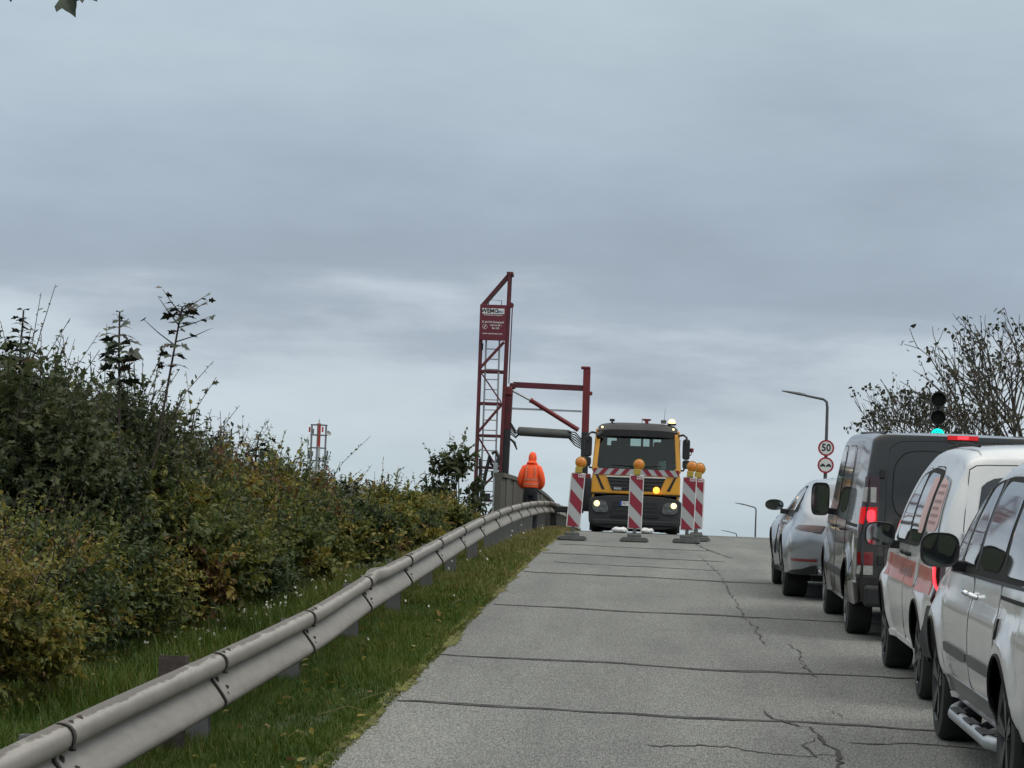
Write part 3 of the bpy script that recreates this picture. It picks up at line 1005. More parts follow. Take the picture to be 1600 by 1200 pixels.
# ------------------------------------------------------------------ saplings that stick out of the hedge
def leaf_mesh(big=True):
    half = [(0, 0), (-.04, .16), (.06, .42), (.22, .24), (.36, .52), (.56, .56), (.52, .30), (.66, .22), (.78, .12), (1.0, 0)]
    poly = half + [(x, -y) for x, y in reversed(half[1:-1])]
    vs = [(x, y, .10 * abs(y) - .12 * x * x) for x, y in poly] + [(.35, 0, -.01)]
    c = len(poly)
    fs = [(i, (i + 1) % c, c) for i in range(c)]
    return MB().add(vs, fs).mesh('leaf')

LEAF_ME = leaf_mesh()
M['sap_leaf'] = mat('sapling_leaf', (0.036, 0.050, 0.028), 0.5, var=0.3, scale=3)
M['sap_leaf_brown'] = mat('browning_leaf', (0.055, 0.036, 0.022), 0.55, var=0.3, scale=3)
LEAF_ME.materials.append(M['sap_leaf'])

def put_leaf(parent, p, d, nrm, size, mt=None):
    o = bpy.data.objects.new('leaf', LEAF_ME)
    COL.objects.link(o)
    o.parent = parent
    d = Vector(d).normalized()
    s = Vector(nrm).cross(d).normalized()
    u = d.cross(s)
    o.matrix_local = Matrix(((d.x * size, s.x * size, u.x * size, p[0]), (d.y * size, s.y * size, u.y * size, p[1]), (d.z * size, s.z * size, u.z * size, p[2]), (0, 0, 0, 1)))
    if mt:
        o.material_slots[0].link = 'OBJECT'
        o.material_slots[0].material = M[mt]
    return o

def sapling(label, base, pts, whorls, size, seed, sides=(), brown=.15, flat=.25):
    rr = random.Random(seed)
    root = thing('sapling', label, 'sapling', base)
    mb = MB()
    mb.tube(pts, [.013 - .006 * i / (len(pts) - 1) for i in range(len(pts))], 6)
    P = [Vector(p) for p in pts]
    def at(t):
        f = t * (len(P) - 1)
        i = min(int(f), len(P) - 2)
        return P[i].lerp(P[i + 1], f - i)
    spots = []
    for (t, n, sc) in whorls:
        a0 = rr.random() * 6.3
        for k in range(n):
            a = a0 + 2 * math.pi * k / n + rr.uniform(-.4, .4)
            d = Vector((math.cos(a), math.sin(a), flat + rr.uniform(-.2, .25)))
            st = rr.uniform(.03, .09) * sc
            p = at(t)
            q = p + d * st
            mb.tube([p, q], [.003, .002], 3)
            spots.append((q, Vector((d.x, d.y, d.z - .45)), sc))
    for (t, d, L, nl) in sides:
        p = at(t)
        d = Vector(d)
        q = p + d * L * .55
        e = p + d * L + Vector((0, 0, .05 * L))
        mb.tube([p, q, e], [.006, .004, .002], 4)
        for k in range(nl):
            s_ = p.lerp(e, .45 + .6 * k / max(1, nl - 1) if nl > 1 else 1.0)
            dd = Vector((rr.gauss(0, 1), rr.gauss(0, 1), rr.uniform(-.5, .3)))
            spots.append((s_, dd, .75))
    mb.build('stem', 'twig', root, smooth=60)
    for (p, d, sc) in spots:
        nr = Vector((rr.gauss(0, .35), rr.gauss(0, .35), 1))
        if d.normalized().cross(nr).length < .05: nr = Vector((0, 1, .2))
        put_leaf(root, p, d, nr, size * sc * rr.uniform(.75, 1.2), 'sap_leaf_brown' if rr.random() < brown else None)
    return root

def build_saplings():
    # large leaved maple rising above the high left shrubs
    b = (-4.28, 22.0, gz(-4.28, 22))
    z = rz(22) - b[2]
    sapling('upright maple sapling with large leaves in whorls above the hedge', b,
            [(0, 0, 0), (0, 0, z + 1.4), (-.03, 0, z + 2.0), (-.05, 0, z + 2.35), (-.06, 0, z + 2.68)],
            [(.58, 7, 1.1), (.64, 7, 1.15), (.70, 6, 1.2), (.75, 6, 1.15), (.80, 5, 1.1), (.85, 5, .9), (.90, 4, .75), (.94, 4, .5), (.97, 3, .4), (1.0, 2, .3)], .125, 4)
    b = (-4.05, 22.4, gz(-4.05, 22.4))
    z = rz(22.4) - b[2]
    sapling('thin leaning sapling with sparse twigs, tallest shoot right of the maple', b,
            [(0, 0, 0), (-.05, 0, z + 1.2), (.03, 0, z + 1.8), (.09, 0, z + 2.25), (.13, 0, z + 2.55), (.16, 0, z + 2.76)],
            [(.60, 5, .9), (.66, 5, .9), (.72, 4, .9), (.80, 3, .8), (.86, 4, .9), (.90, 4, 1.0), (.93, 5, 1.0), (.96, 5, 1.0), (.98, 4, .9), (1.0, 4, .8)], .092, 9,
            sides=[(.72, (-.85, 0, .6), .32, 1), (.74, (.8, .1, .3), .35, 2), (.83, (.9, 0, .3), .3, 3), (.85, (-.75, 0, .9), .25, 1), (.92, (.9, 0, .5), .25, 3), (.94, (-.7, .2, .8), .25, 3), (.97, (.9, -.2, .5), .22, 4), (.9, (.6, .4, .6), .2, 3)], brown=.3)
    b = (-4.88, 21.0, gz(-4.88, 21.0))
    z = rz(21) - b[2]
    sapling('pointed sapling at the left picture edge with tiers of small leaves', b,
            [(0, 0, 0), (-.05, 0, z + 1.4), (-.04, 0, z + 1.95), (-.04, 0, z + 2.3), (-.03, 0, z + 2.62)],
            [(.5, 6, 1.2), (.56, 7, 1.2), (.61, 6, 1.2), (.66, 6, 1.1), (.70, 6, 1.1), (.75, 5, .95), (.79, 5, .8), (.83, 5, .7), (.87, 4, .6), (.91, 4, .5), (.95, 3, .5), (1.0, 2, .4)], .135, 14)
    for i, (x, y, h, lab) in enumerate([(-4.95, 31.5, 1.78, 'bare pole-like shoot with few leaves above the middle of the hedge'), (-4.55, 31.6, 1.7, 'short bushy topped shoot right of the bare pole-like shoot'),
                                        (-3.9, 36.5, 1.1, 'small leafy shoot at the step down of the hedge'), (-4.65, 27.5, 1.9, 'small leafy shoot right below the leaning sapling')]):
        b = (x, y, gz(x, y))
        z = rz(y) - b[2]
        sapling(lab, b, [(0, 0, 0), (.03, 0, z + h * .6), (.02, 0, z + h * .85), (.05, 0, z + h)],
                [(.6, 5, 1), (.68, 5, 1), (.76, 5, 1), (.84, 4, .8), (.92, 4, .7), (1, 3, .5)], .11, 30 + i, sides=[(.8, (.8, 0, .5), .25, 4), (.75, (-.8, 0, .5), .25, 4)])
    # the small tree beside the lattice boom
    x, y = -4.15, 61
    b = (x, y, gz(x, y))
    z = rz(y) - b[2]
    sh = shrub('slender_tree', 'slender small-leaved tree standing left of the red lattice boom', 'tree', b, z + 1.72, .52, .6, shoots=190, per=9, leaf=.13, tint=(.3, .2), matn='leaf_dark', seed=77, ragged=.8, stems=14, gaps=.7, up=.6)
build_saplings()

# ------------------------------------------------------------------ grass
def build_grass():
    rg = np.random.default_rng(5)
    def blades(x0, x1, y0, y1, n, h, w, dens=None, dry=0.0, name='grass'):
        x = rg.uniform(x0, x1, n)
        y = y0 + (y1 - y0) * rg.random(n) ** 1.6
        # tufts
        tf = rg.normal(size=(n, 2)) * .03
        gx = np.round(x / .16) * .16
        gy = np.round(y / .2) * .2
        mixf = (rg.random(n) < .55)[:, None]
        hsh = np.modf(np.sin(gx * 127.1 + gy * 311.7) * 43758.5)[0]
        jx, jy = hsh * .08, np.modf(hsh * 91.7)[0] * .1
        x = np.where(mixf[:, 0], gx + jx + tf[:, 0], x)
        y = np.where(mixf[:, 0], gy + jy + tf[:, 1], y)
        x = np.clip(x, x0, x1)
        keep = np.ones(n, bool)
        x, y, hsh = x[keep], y[keep], hsh[keep]
        n = len(x)
        z = np.array([gz(a, b) for a, b in zip(x, y)]) - .01
        patch = .5 + .5 * np.sin(x * 3.1 + 1.3 * np.sin(y * 1.1)) * np.cos(y * 1.7 + x)
        hh = h * rg.uniform(.35, 1.25, n) * (.6 + .7 * patch)
        hh = np.where(x > -1.64, hh * .5, hh)
        hh = np.where((x > -1.85) & (x <= -1.64), hh * .85, hh)
        a = rg.uniform(0, 2 * np.pi, n)
        lean = rg.uniform(.1, .75, n) * hh
        side = np.stack([np.cos(a + 1.57), np.sin(a + 1.57), np.zeros(n)], 1)
        dirv = np.stack([np.cos(a), np.sin(a), np.zeros(n)], 1)
        base = np.stack([x, y, z], 1)
        ww = (w * rg.uniform(.6, 1.3, n))[:, None]
        up = np.zeros((n, 3)); up[:, 2] = 1
        m = base + up * (hh * .6)[:, None] + dirv * (lean * .35)[:, None]
        t = base + up * hh[:, None] + dirv * lean[:, None]
        V = np.stack([base - side * ww, base + side * ww, m + side * ww * .7, m - side * ww * .7, t], 1).reshape(-1, 3)
        F = (np.arange(n)[:, None, None] * 5 + np.array([(0, 1, 2), (0, 2, 3), (3, 2, 4)])[None]).reshape(-1, 3)
        tint = np.clip(.30 + .35 * (patch - .5) + rg.normal(0, .16, n) + np.abs(hsh) * .12 + dry * (rg.random(n) < .3) * .4 + np.where(x > -1.62, .15, 0) + np.where(rg.random(n) < .05, .5, 0) + .0022 * np.maximum(0, y - 20) * 6, 0, 1)
        o = link(name, mesh_from(name, V, F, np.repeat(tint, 5)), 'grass')
        tag(o, kind='stuff')
        return o
    blades(-3.45, -1.57, 9, 30, 210000, .095, .0036)
    blades(-3.45, -1.57, 28, 75, 90000, .12, .008, dry=.5)
    blades(-1.68, -1.525, 9, 45, 30000, .03, .003, dry=1.0)
    blades(-4.4, -2.9, 12, 34, 50000, .21, .0042)
    blades(4.5, 8.6, 30, 100, 8000, .2, .02)
build_grass()

def build_verge_bits():
    rg = np.random.default_rng(9)
    # white flowers behind the rail and a few in the verge
    mb = MB()
    sp = [(-3.35 + rg.normal() * .15, 19 + rg.random() * 12) for _ in range(80)] + [(rg.uniform(-3.2, -1.8), 14 + 45 * rg.random()) for _ in range(40)]
    for (x, y) in sp:
        z = gz(x, y) + rg.uniform(.10, .26)
        for k in range(3):
            a = rg.random() * 6.3
            s = .006 + .00022 * y
            mb.add([(x + s * math.cos(a + t), y + s * math.sin(a + t) * .6, z + rg.normal() * .006 + s * .6 * math.sin(t)) for t in (0, 1.3, 2.5, 3.8, 5)], [(0, 1, 2, 3, 4)])
    tag(mb.build('wildflowers', 'petal'), kind='stuff')
    # fallen leaves on verge and road edge
    n = 420
    x = rg.uniform(-3.2, -1.55, n); y = 11 + 50 * rg.random(n) ** 1.7
    z = np.array([gz(a, b) for a, b in zip(x, y)]) + .03 + rg.random(n) * .05
    D = rg.normal(size=(n, 3)) * np.array([1, 1, .3]); Nn = np.array([0, 0, 1.]) + rg.normal(size=(n, 3)) * .5
    V, F, T = leaves(np.stack([x, y, z], 1), D, Nn, rg.uniform(.035, .075, n), rg.uniform(.7, 1, n))
    tag(link('fallen_leaves', mesh_from('fallen_leaves', V, F, T), 'leaf_green'), kind='stuff')
    # dry stalks lying out over the road edge
    mb = MB()
    for k in range(12):
        x, y = rg.uniform(-1.9, -1.5), 11.5 + 25 * rg.random() ** 1.5
        L = rg.uniform(.12, .4); a = rg.uniform(-.6, 1.2)
        z = gz(x, y) + .05
        mb.tube([(x, y, z), (x + L * .5 * math.cos(a), y + L * .5 * math.sin(a), z + .06), (x + L * math.cos(a), y + L * math.sin(a), z + .02)], [.003, .0025, .001], 4)
    M['straw'] = mat('dry_straw', (.16, .135, .07), .9)
    tag(mb.build('dry_stalks', 'straw'), kind='stuff')
build_verge_bits()

# ------------------------------------------------------------------ bridge inspection boom (red lattice tower, arms, mast)
def build_boom():
    Y = 75.0
    root = thing('inspection_boom', 'dark red lattice boom with ladder, sign board and swing arms beside the truck', 'boom lift', (-1.5, Y, rz(Y)))
    ox, oz = -1.5, rz(Y)
    def P(x, z, y=0.0):
        return Vector((x - ox, y, z - oz))
    # lattice tower: four chords, a ladder inside
    zb = 2.2
    FR, BK = -.32, .32
    for (x0, z0, x1, z1, w) in ((-4.555, 9.31, -4.53, zb, .065), (-3.80, 10.2, -3.87, zb, .085)):
        for y in (FR, BK):
            MB().bar(P(x0, z0, y), P(x1, z1, y), w).build('chord', 'maroon', root)
    for z in (7.46, 6.56, 5.66, 4.77, 3.85, 2.9):
        for y in (FR, BK):
            MB().bar(P(-4.54, z, y), P(-3.86, z, y), .052).build('cross_bar', 'maroon', root)
        for x in (-4.54, -3.86):
            MB().bar(P(x, z, FR), P(x, z, BK), .05).build('depth_bar', 'maroon', root)
    for (x0, z0, x1, z1, w) in ((-3.88, 8.28, -4.52, 7.53, .075), (-4.5, 7.42, -3.9, 6.6, .04), (-3.9, 6.5, -4.52, 5.72, .07), (-4.5, 5.6, -3.9, 4.7, .05), (-3.92, 4.66, -4.52, 4.0, .06), (-4.52, 3.85, -4.1, 3.2, .06), (-3.9, 3.8, -4.5, 2.95, .05)):
        MB().bar(P(x0, z0, FR), P(x1, z1, FR), w).build('brace', 'maroon', root)
    MB().bar(P(-4.555, 9.28), P(-3.82, 10.2), .5, .085, up=(0, 0, 1)).build('top_strut', 'maroon', root)
    MB().box(P(-3.79, 10.22), (.18, .6, .09)).build('top_cap', 'maroon', root, bevel=.015)
    MB().bar(P(-3.70, 9.3), P(-3.72, 7.15), .03).build('tie_rod', 'maroon', root)
    mb = MB(); mb.lathe([(0, -.06), (.075, -.06), (.075, .06), (0, .06)], P(-3.72, 9.32, -.3), (0, 1, 0), 12)
    mb.build('pulley', 'maroon', root)
    for x0, x1 in ((-4.40, -4.38), (-4.03, -3.985)):
        MB().bar(P(x0, 9.1, 0), P(x1, zb, 0), .05, .04).build('ladder_rail', 'alu', root)
    z = 2.4
    while z < 8.3:
        MB().tube([P(-4.39, z), P(-4.0, z)], .016, 6).build('rung', 'alu', root)
        z += .285
    MB().tube([P(-4.38, 9.0), P(-4.37, 9.49), P(-4.01, 9.47), P(-4.01, 9.0)], .018, 6).build('ladder_hoop', 'alu', root)
    # sign board
    sb = MB().box(P(-4.21, 8.81, FR - .06), (.74, .05, 1.0)).build('sign_board', 'sign_red', root, bevel=.006)
    f = FR - .087
    MB().box(P(-4.21, 9.13, f), (.62, .006, .15)).build('white_band', 'white_print', sb)
    mb = MB()
    add_text(mb, 'WEMO', .155, P(-4.30, 9.13, f - .006), (1, 0, 0), (0, 0, 1), bold=.006)
    mb.build('lettering', 'black_print', sb)
    mb = MB()
    add_text(mb, 'tec', .15, P(-4.015, 9.13, f - .006), (1, 0, 0), (0, 0, 1), bold=.004)
    M['blue_print'] = mat('grey_blue_print', (.12, .2, .27), .6)
    mb.build('lettering', 'blue_print', sb)
    mb = MB()
    for s, sz, x, zz in (('Brückenuntersichtgeräte', .052, -4.21, 9.02), ('D-36124 Eichenzell', .078, -4.21, 8.82), ('+49 66 59 /', .072, -4.13, 8.73), ('86-100', .072, -4.13, 8.65), ('www.wemo-tec.com', .066, -4.21, 8.50)):
        add_text(mb, s, sz, P(x, zz, f), (1, 0, 0), (0, 0, 1), bold=.001)
    # telephone emblem
    n = 20
    ring = [(math.cos(2 * math.pi * k / n), math.sin(2 * math.pi * k / n)) for k in range(n)]
    for k in range(n):
        a, b = ring[k], ring[(k + 1) % n]
        mb.add([P(-4.43 + a[0] * r, 8.69 + a[1] * r, f) for r in (.062, .07)] + [P(-4.43 + b[0] * r, 8.69 + b[1] * r, f) for r in (.07, .062)], [(0, 1, 2, 3)])
    mb.bar(P(-4.455, 8.655, f), P(-4.405, 8.725, f), .018, .003, up=(0, 1, 0))
    mb.build('lettering', 'white_print', sb)
    mb = MB(); mb.box(P(-4.50, 8.14, -.2), (.07, .08, .2)); mb.build('lamp', 'black_plastic', root, bevel=.01)
    # swing arm: knuckle, black lower arm, top beam, cylinder, hose tube, mast
    MB().box(P(-3.70, 6.93), (.20, .34, .26)).build('knuckle', 'red_mast', root, bevel=.04)
    MB().box(P(-3.61, 7.08), (.16, .30, .16)).build('knuckle', 'maroon', root, bevel=.03)
    MB().bar(P(-3.70, 7.0), P(-3.715, 5.85), .21, .26).build('arm', 'maroon', root, bevel=.02)
    MB().bar(P(-3.715, 5.87), P(-3.75, 3.3), .205, .25).build('lower_arm', 'black_steel', root, bevel=.02)
    MB().bar(P(-3.60, 7.12), P(-1.64, 7.09), .09, .16).build('top_beam', 'maroon', root, bevel=.01)
    MB().bar(P(-3.6, 6.45), P(-1.65, 6.44), .055).build('middle_bar', 'alu', root)
    MB().tube([P(-3.59, 6.94, -.1), P(-3.0, 6.65, -.1)], .035, 10).build('piston_rod', 'alu', root, smooth=50)
    MB().tube([P(-3.10, 6.70, -.1), P(-3.06, 6.68, -.1), P(-3.05, 6.675, -.1), P(-1.72, 5.91, -.1)], [.075, .075, .062, .066], 12).build('cylinder', 'red_mast', root, smooth=50)
    MB().tube([P(-3.42, 5.82), P(-3.38, 5.82), P(-3.36, 5.82), P(-2.6, 5.80), P(-2.0, 5.785), P(-1.92, 5.78)], [.09, .125, .13, .13, .125, .09], 14).build('hose_drum', 'grey_tube', root, smooth=50)
    rr = random.Random(2)
    mb = MB()
    for k in range(6):
        a = P(-3.62, 6.05 - .06 * k, -.15 + .05 * k); b = P(-3.36, 5.86 - .02 * k, -.1 + .04 * k)
        mb.tube([a, (a + b) / 2 + Vector((.02, 0, -.10 - .03 * rr.random())), b], .018, 5)
        a = P(-2.0, 5.85 - .03 * k, -.12 + .05 * k); b = P(-1.62, 5.65 - .05 * k, -.1 + .04 * k)
        mb.tube([a, (a + b) / 2 + Vector((0, 0, .09 - .03 * k)), b], .018, 5)
    mb.tube([P(-3.62, 5.6), P(-3.5, 5.5), P(-3.42, 5.3)], [.03, .045, .02], 6)
    mb.build('hose', 'black_plastic', root, smooth=60)
    # hose loop by the ladder foot
    mb = MB()
    mb.tube([P(-4.1, 5.15, -.36), P(-3.98, 5.22, -.36), P(-3.9, 5.05, -.36), P(-3.95, 4.75, -.36), P(-4.1, 4.85, -.36), P(-4.15, 5.1, -.36), P(-4.25, 4.6, -.36), P(-4.35, 3.9, -.36), P(-4.45, 3.2, -.36)], .055, 6)
    mb.tube([P(-4.42, 5.0, -.36), P(-4.40, 4.6, -.36), P(-4.46, 4.2, -.36), P(-4.42, 3.6, -.36)], .04, 6)
    mb.box(P(-4.2, 3.95, -.36), (.2, .1, .18)); mb.box(P(-3.95, 4.6, -.36), (.3, .12, .12))
    mb.build('hose', 'black_plastic', root, smooth=60)
    MB().bar(P(-3.98, 4.9, -.4), P(-3.96, 3.2, -.4), .12, .05).build('guide_rail', 'alu', root)
    MB().bar(P(-1.545, 7.66), P(-1.53, 5.85), .20, .24).build('mast', 'red_mast', root, bevel=.015)
    MB().box(P(-1.58, 7.66), (.26, .28, .07)).build('mast_cap', 'red_mast', root, bevel=.02)
    MB().box(P(-1.42, 6.95), (.10, .2, .10)).build('bracket', 'red_mast', root, bevel=.02)
    MB().bar(P(-1.53, 5.86), P(-1.52, 4.2), .21, .26).build('mast_foot', 'black_steel', root, bevel=.02)
    MB().box(P(-1.48, 4.55), (.30, .36, .30)).build('turntable', 'red_mast', root, bevel=.03)
    MB().lathe([(0, 0), (.32, 0), (.34, .1), (.30, .9), (0, .95)], P(-1.35, rz(Y) + .55), (0, 0, 1), 20).build('slewing_base', 'black_steel', root, smooth=40)
    mb = MB(); mb.box(P(-1.95, 3.62, -2.5), (1.0, .3, .16)); mb.box(P(-2.3, 3.4, -2.5), (.28, .32, .42))
    mb.build('outrigger', 'black_steel', root, bevel=.02)
build_boom()

# ------------------------------------------------------------------ the truck
def build_truck():
    Yt = 68.0
    X0 = -.06
    root = thing('truck', 'yellow work truck facing the camera with striped band, lit headlights and dark visor', 'truck', (X0, Yt, rz(Yt) + .0), (math.atan(slope(71)), 0, 0))
    B = lambda: MB()
    # lower bumper
    poly = chaikin([(-1.15, .10), (1.15, .10), (1.18, .5), (1.16, .95), (-1.16, .95), (-1.18, .55)], 2)
    bump = B().prism(poly, (0, .02, 0), (1, 0, 0), (0, 0, 1), (0, .55, 0)).build('bumper', 'truck_dark', root, bevel=.03)
    B().box((0, .0, .26), (2.16, .08, .14)).build('bumper_lip', 'black_plastic', bump, bevel=.03)
    B().prism([(-.62, .40), (.62, .40), (.52, .80), (-.52, .80)], (0, .015, 0), (1, 0, 0), (0, 0, 1), (0, -.03, 0)).build('lower_grille', 'black_plastic', bump, bevel=.008)
    for z in (.48, .58, .68):
        B().box((0, -.02, z), (1.02, .02, .03)).build('grille_bar', 'truck_dark', bump)
    for s in (-1, 1):
        h = B().prism(chaikin([(s * .66, .50), (s * 1.06, .50), (s * 1.10, .80), (s * .72, .80)], 2), (0, .01, 0), (1, 0, 0), (0, 0, 1), (0, -.035, 0)).build('headlight', 'lens', root)
        B().lathe([(0, 0), (.075, 0), (.068, .012), (0, .018)], (s * .97, -.03, .72), (0, -1, 0), 16).build('bulb', 'head_lit', h)
        B().lathe([(0, 0), (.06, 0), (.055, .008), (0, .012)], (s * .80, -.03, .70), (0, -1, 0), 14).build('bulb', 'lens', h)
        B().lathe([(0, 0), (.05, 0), (.045, .008), (0, .012)], (s * .86, -.03, .56), (0, -1, 0), 12).build('fog_light', 'lens', h)
        B().prism(chaikin([(s * .72, .96), (s * 1.13, .96), (s * 1.13, .99), (s * .74, .99)], 1), (0, -.01, 0), (1, 0, 0), (0, 0, 1), (0, .2, 0)).build('step', 'black_plastic', root)
    pl = B().box((-.16, -.035, .74), (.46, .01, .11)).build('number_plate', 'plate', root)
    B().box((-.365, -.042, .74), (.05, .006, .11)).build('plate_band', 'plate_blue', pl)
    mb = MB(); add_text(mb, 'FD WT 86', .085, (-.13, -.0425, .74), (1, 0, 0), (0, 0, 1)); mb.build('lettering', 'black_print', pl)
    # yellow front panel with grille and slots
    poly = [(-1.13, .98), (1.13, .98), (1.12, 1.10), (1.12, 1.46), (-1.12, 1.46), (-1.12, 1.10)]
    fp = B().prism(poly, (0, .0, 0), (1, 0, 0), (0, 0, 1), (0, .28, 0)).build('front_panel', 'truck_yellow', root, bevel=.04, segs=3)
    B().prism([(-.60, 1.06), (.60, 1.06), (.74, 1.40), (-.74, 1.40)], (0, -.012, 0), (1, 0, 0), (0, 0, 1), (0, .03, 0)).build('grille', 'black_plastic', fp, bevel=.01)
    for z, w in ((1.14, 1.28), (1.23, 1.34), (1.32, 1.42)):
        B().box((0, -.018, z), (w, .02, .035)).build('grille_bar', 'truck_dark', fp, bevel=.006)
    B().box((0, -.018, 1.415), (1.50, .03, .028)).build('trim_strip', 'frame_white', fp)
    mb = MB(); add_text(mb, 'MAN', .085, (-.46, -.03, 1.11), (1, 0, 0), (0, 0, 1), bold=.003); mb.build('lettering', 'chrome', fp)
    mb = MB(); mb.prism(chaikin([(-.08, 1.19), (-.02, 1.17), (.0, 1.20), (.06, 1.18), (.08, 1.21), (.03, 1.24), (-.05, 1.24)], 2), (-.10, -.028, 0), (1, 0, 0), (0, 0, 1), (0, -.008, 0))
    mb.build('emblem', 'chrome', fp)
    for s in (-1, 1):
        B().prism([(s * .78, 1.08), (s * .86, 1.08), (s * 1.02, 1.44), (s * .96, 1.44)], (0, -.008, 0), (1, 0, 0), (0, 0, 1), (0, .02, 0)).build('air_slot', 'black_plastic', fp)
    # striped warning band
    band = B().box((0, -.012, 1.535), (2.16, .03, .155)).build('warning_band', 'stripe_white', root)
    for s in (-1, 1):
        for k in range(4):
            x = .13 + k * .275
            top, bot = x + .0, x + .155
            mir = lambda a: s * a
            if s < 0:
                pts = [(-(x + .155), 1.612), (-(x + .025), 1.612), (-(x + .115) - .04 * 0 + -.02, 1.458), (-(x + .27) + .01, 1.458)]
                pts = [(-x - .02, 1.612), (-x - .15, 1.612), (-x - .28, 1.458), (-x - .15, 1.458)]
            else:
                pts = [(x + .02, 1.612), (x + .15, 1.612), (x + .28, 1.458), (x + .15, 1.458)]
            if max(abs(p[0]) for p in pts) > 1.08:
                pts = [(max(-1.08, min(1.08, p[0])), p[1]) for p in pts]
            B().prism(pts, (0, -.027, 0), (1, 0, 0), (0, 0, 1), (0, -.006, 0)).build('red_stripe', 'stripe_red', band)
    # cab shell: pillars, roof, sides, back wall with window openings
    for s in (-1, 1):
        B().prism([(s * 1.115, 1.46), (s * .90, 1.46), (s * .965, 1.64), (s * 1.015, 1.66)], (0, .02, 0), (1, 0, 0), (0, 0, 1), (0, .2, 0)).build('scuttle', 'truck_yellow', root, bevel=.01)
        B().bar((s * 1.06, .10, 1.55), (s * 1.0, .30, 2.52), .13, .16).build('pillar', 'truck_yellow', root, bevel=.03)
        side = B()
        side.prism([(.05, .85), (1.75, .85), (1.75, 1.70), (.05, 1.70)], (s * 1.10, 0, 0), (0, 1, 0), (0, 0, 1), (-s * .06, 0, 0))
        side.prism([(1.25, 1.70), (1.75, 1.70), (1.75, 2.62), (1.25, 2.62)], (s * 1.08, 0, 0), (0, 1, 0), (0, 0, 1), (-s * .06, 0, 0))
        side.prism([(.3, 2.44), (1.25, 2.44), (1.25, 2.62), (.32, 2.62)], (s * 1.06, 0, 0), (0, 1, 0), (0, 0, 1), (-s * .06, 0, 0))
        side.build('door', 'truck_yellow', root, bevel=.01)
        B().prism([(.12, 1.70), (1.25, 1.70), (1.25, 2.44), (.3, 2.44)], (s * 1.06, 0, 0), (0, 1, 0), (0, 0, 1), (-s * .012, 0, 0)).build('side_window', 'glass_clear', root)
    back = B()
    back.box((0, 1.72, 1.55), (2.1, .06, 1.4))
    back.box((0, 1.72, 2.53), (2.1, .06, .18))
    for x, w in ((-.93, .30), (-.36, .36), (.12, .06), (.36, .10), (.86, .5)):
        back.box((x, 1.72, 2.345), (w, .06, .2))
    back.build('back_wall', 'cab_grey', root)
    B().box((0, .9, 1.1), (2.08, 1.6, .1)).build('cab_floor', 'cab_grey', root)
    B().box((0, .30, 1.54), (2.0, .4, .16)).build('dashboard', 'cab_grey', root, bevel=.04)
    for x in (-.55, .55):
        st = B().box((x, 1.2, 1.55), (.52, .5, .16)).build('seat', 'cab_grey', root, bevel=.05)
        B().box((x, 1.45, 1.90), (.5, .16, .62)).build('seat_back', 'cab_grey', st, bevel=.06)
        B().box((x, 1.45, 2.28), (.26, .12, .17)).build('headrest', 'cab_grey', st, bevel=.04)
    mb = MB(); n = 24
    mb.tube([(.55 + .21 * math.cos(2 * math.pi * k / n), .62 - .09 * math.sin(2 * math.pi * k / n), 1.72 + .17 * math.sin(2 * math.pi * k / n)) for k in range(n + 1)], .018, 6)
    mb.build('steering_wheel', 'black_plastic', root, smooth=60)
    B().prism([(.53, 1.66), (.76, 1.62), (.74, 1.86), (.56, 1.84)], (0, .34, 0), (1, 0, 0), (0, 0, 1), (0, .004, 0)).build('paper', 'paper', root)
    mb = MB()
    for k in range(7):
        x = .84 + .02 * (k % 3); z = 1.68 + .035 * k
        mb.lathe([(0, -.02), (.025, 0), (0, .02)], (x, .34, z), (0, 1, 0), 6)
    M['pink'] = mat('pinkish_trinkets', (.35, .16, .12), .6)
    mb.build('dashboard_trinkets', 'pink', root)
    ws = B()
    ws.add([(-1.0, .06, 1.61), (1.0, .06, 1.61), (.955, .275, 2.46), (-.955, .275, 2.46), (-1.0, .07, 1.61), (1.0, .07, 1.61), (.955, .285, 2.46), (-.955, .285, 2.46)],
           [(0, 1, 2, 3), (7, 6, 5, 4), (0, 4, 5, 1), (1, 5, 6, 2), (2, 6, 7, 3), (3, 7, 4, 0)])
    w = ws.build('windscreen', 'glass_clear', root)
    for s in (-1, 1):
        B().bar((s * 1.0, .05, 1.60), (s * .955, .265, 2.47), .035, .03).build('seal', 'black_plastic', w)
        B().tube([(s * .1 - .1, .03, 1.60), (s * .15 + .1, .05, 1.70), (s * .62, .055, 1.72)], .011, 5).build('wiper', 'black_plastic', w)
    B().box((0, .05, 1.605), (2.02, .03, .035)).build('seal', 'black_plastic', w)
    # dark visor and roof
    R = B()
    P = []
    for (hw, y, z) in ((1.0, .25, 2.42), (1.02, .16, 2.44), (1.03, .14, 2.60), (1.0, .26, 2.72), (.92, .5, 2.79)):
        row = []
        for k in range(15):
            t = -1 + 2 * k / 14
            c = abs(t) ** 4
            row.append((hw * t, y + .16 * c, z - .05 * c + .015))
        P.append(row)
    R.grid(P)
    R.build('visor', 'truck_dark', root, smooth=50)
    Q = []
    for (hw, y, z) in ((.92, .5, 2.79), (.98, 1.0, 2.80), (1.0, 1.75, 2.78)):
        Q.append([(hw * t * 1.0, y, z - .10 * abs(t) ** 5) for t in [-1 + k / 7 for k in range(15)]])
    mb = MB(); mb.grid(Q); mb.grid([[(p[0], p[1], p[2] - .2) for p in r] for r in Q])
    mb.build('roof', 'truck_yellow', root, smooth=50)
    for s in (-1, 1):
        B().lathe([(0, 0), (.03, 0), (0, .02)], (s * .90, .20, 2.66), (0, -1, .2), 10).build('marker_light', 'head_lit', root)
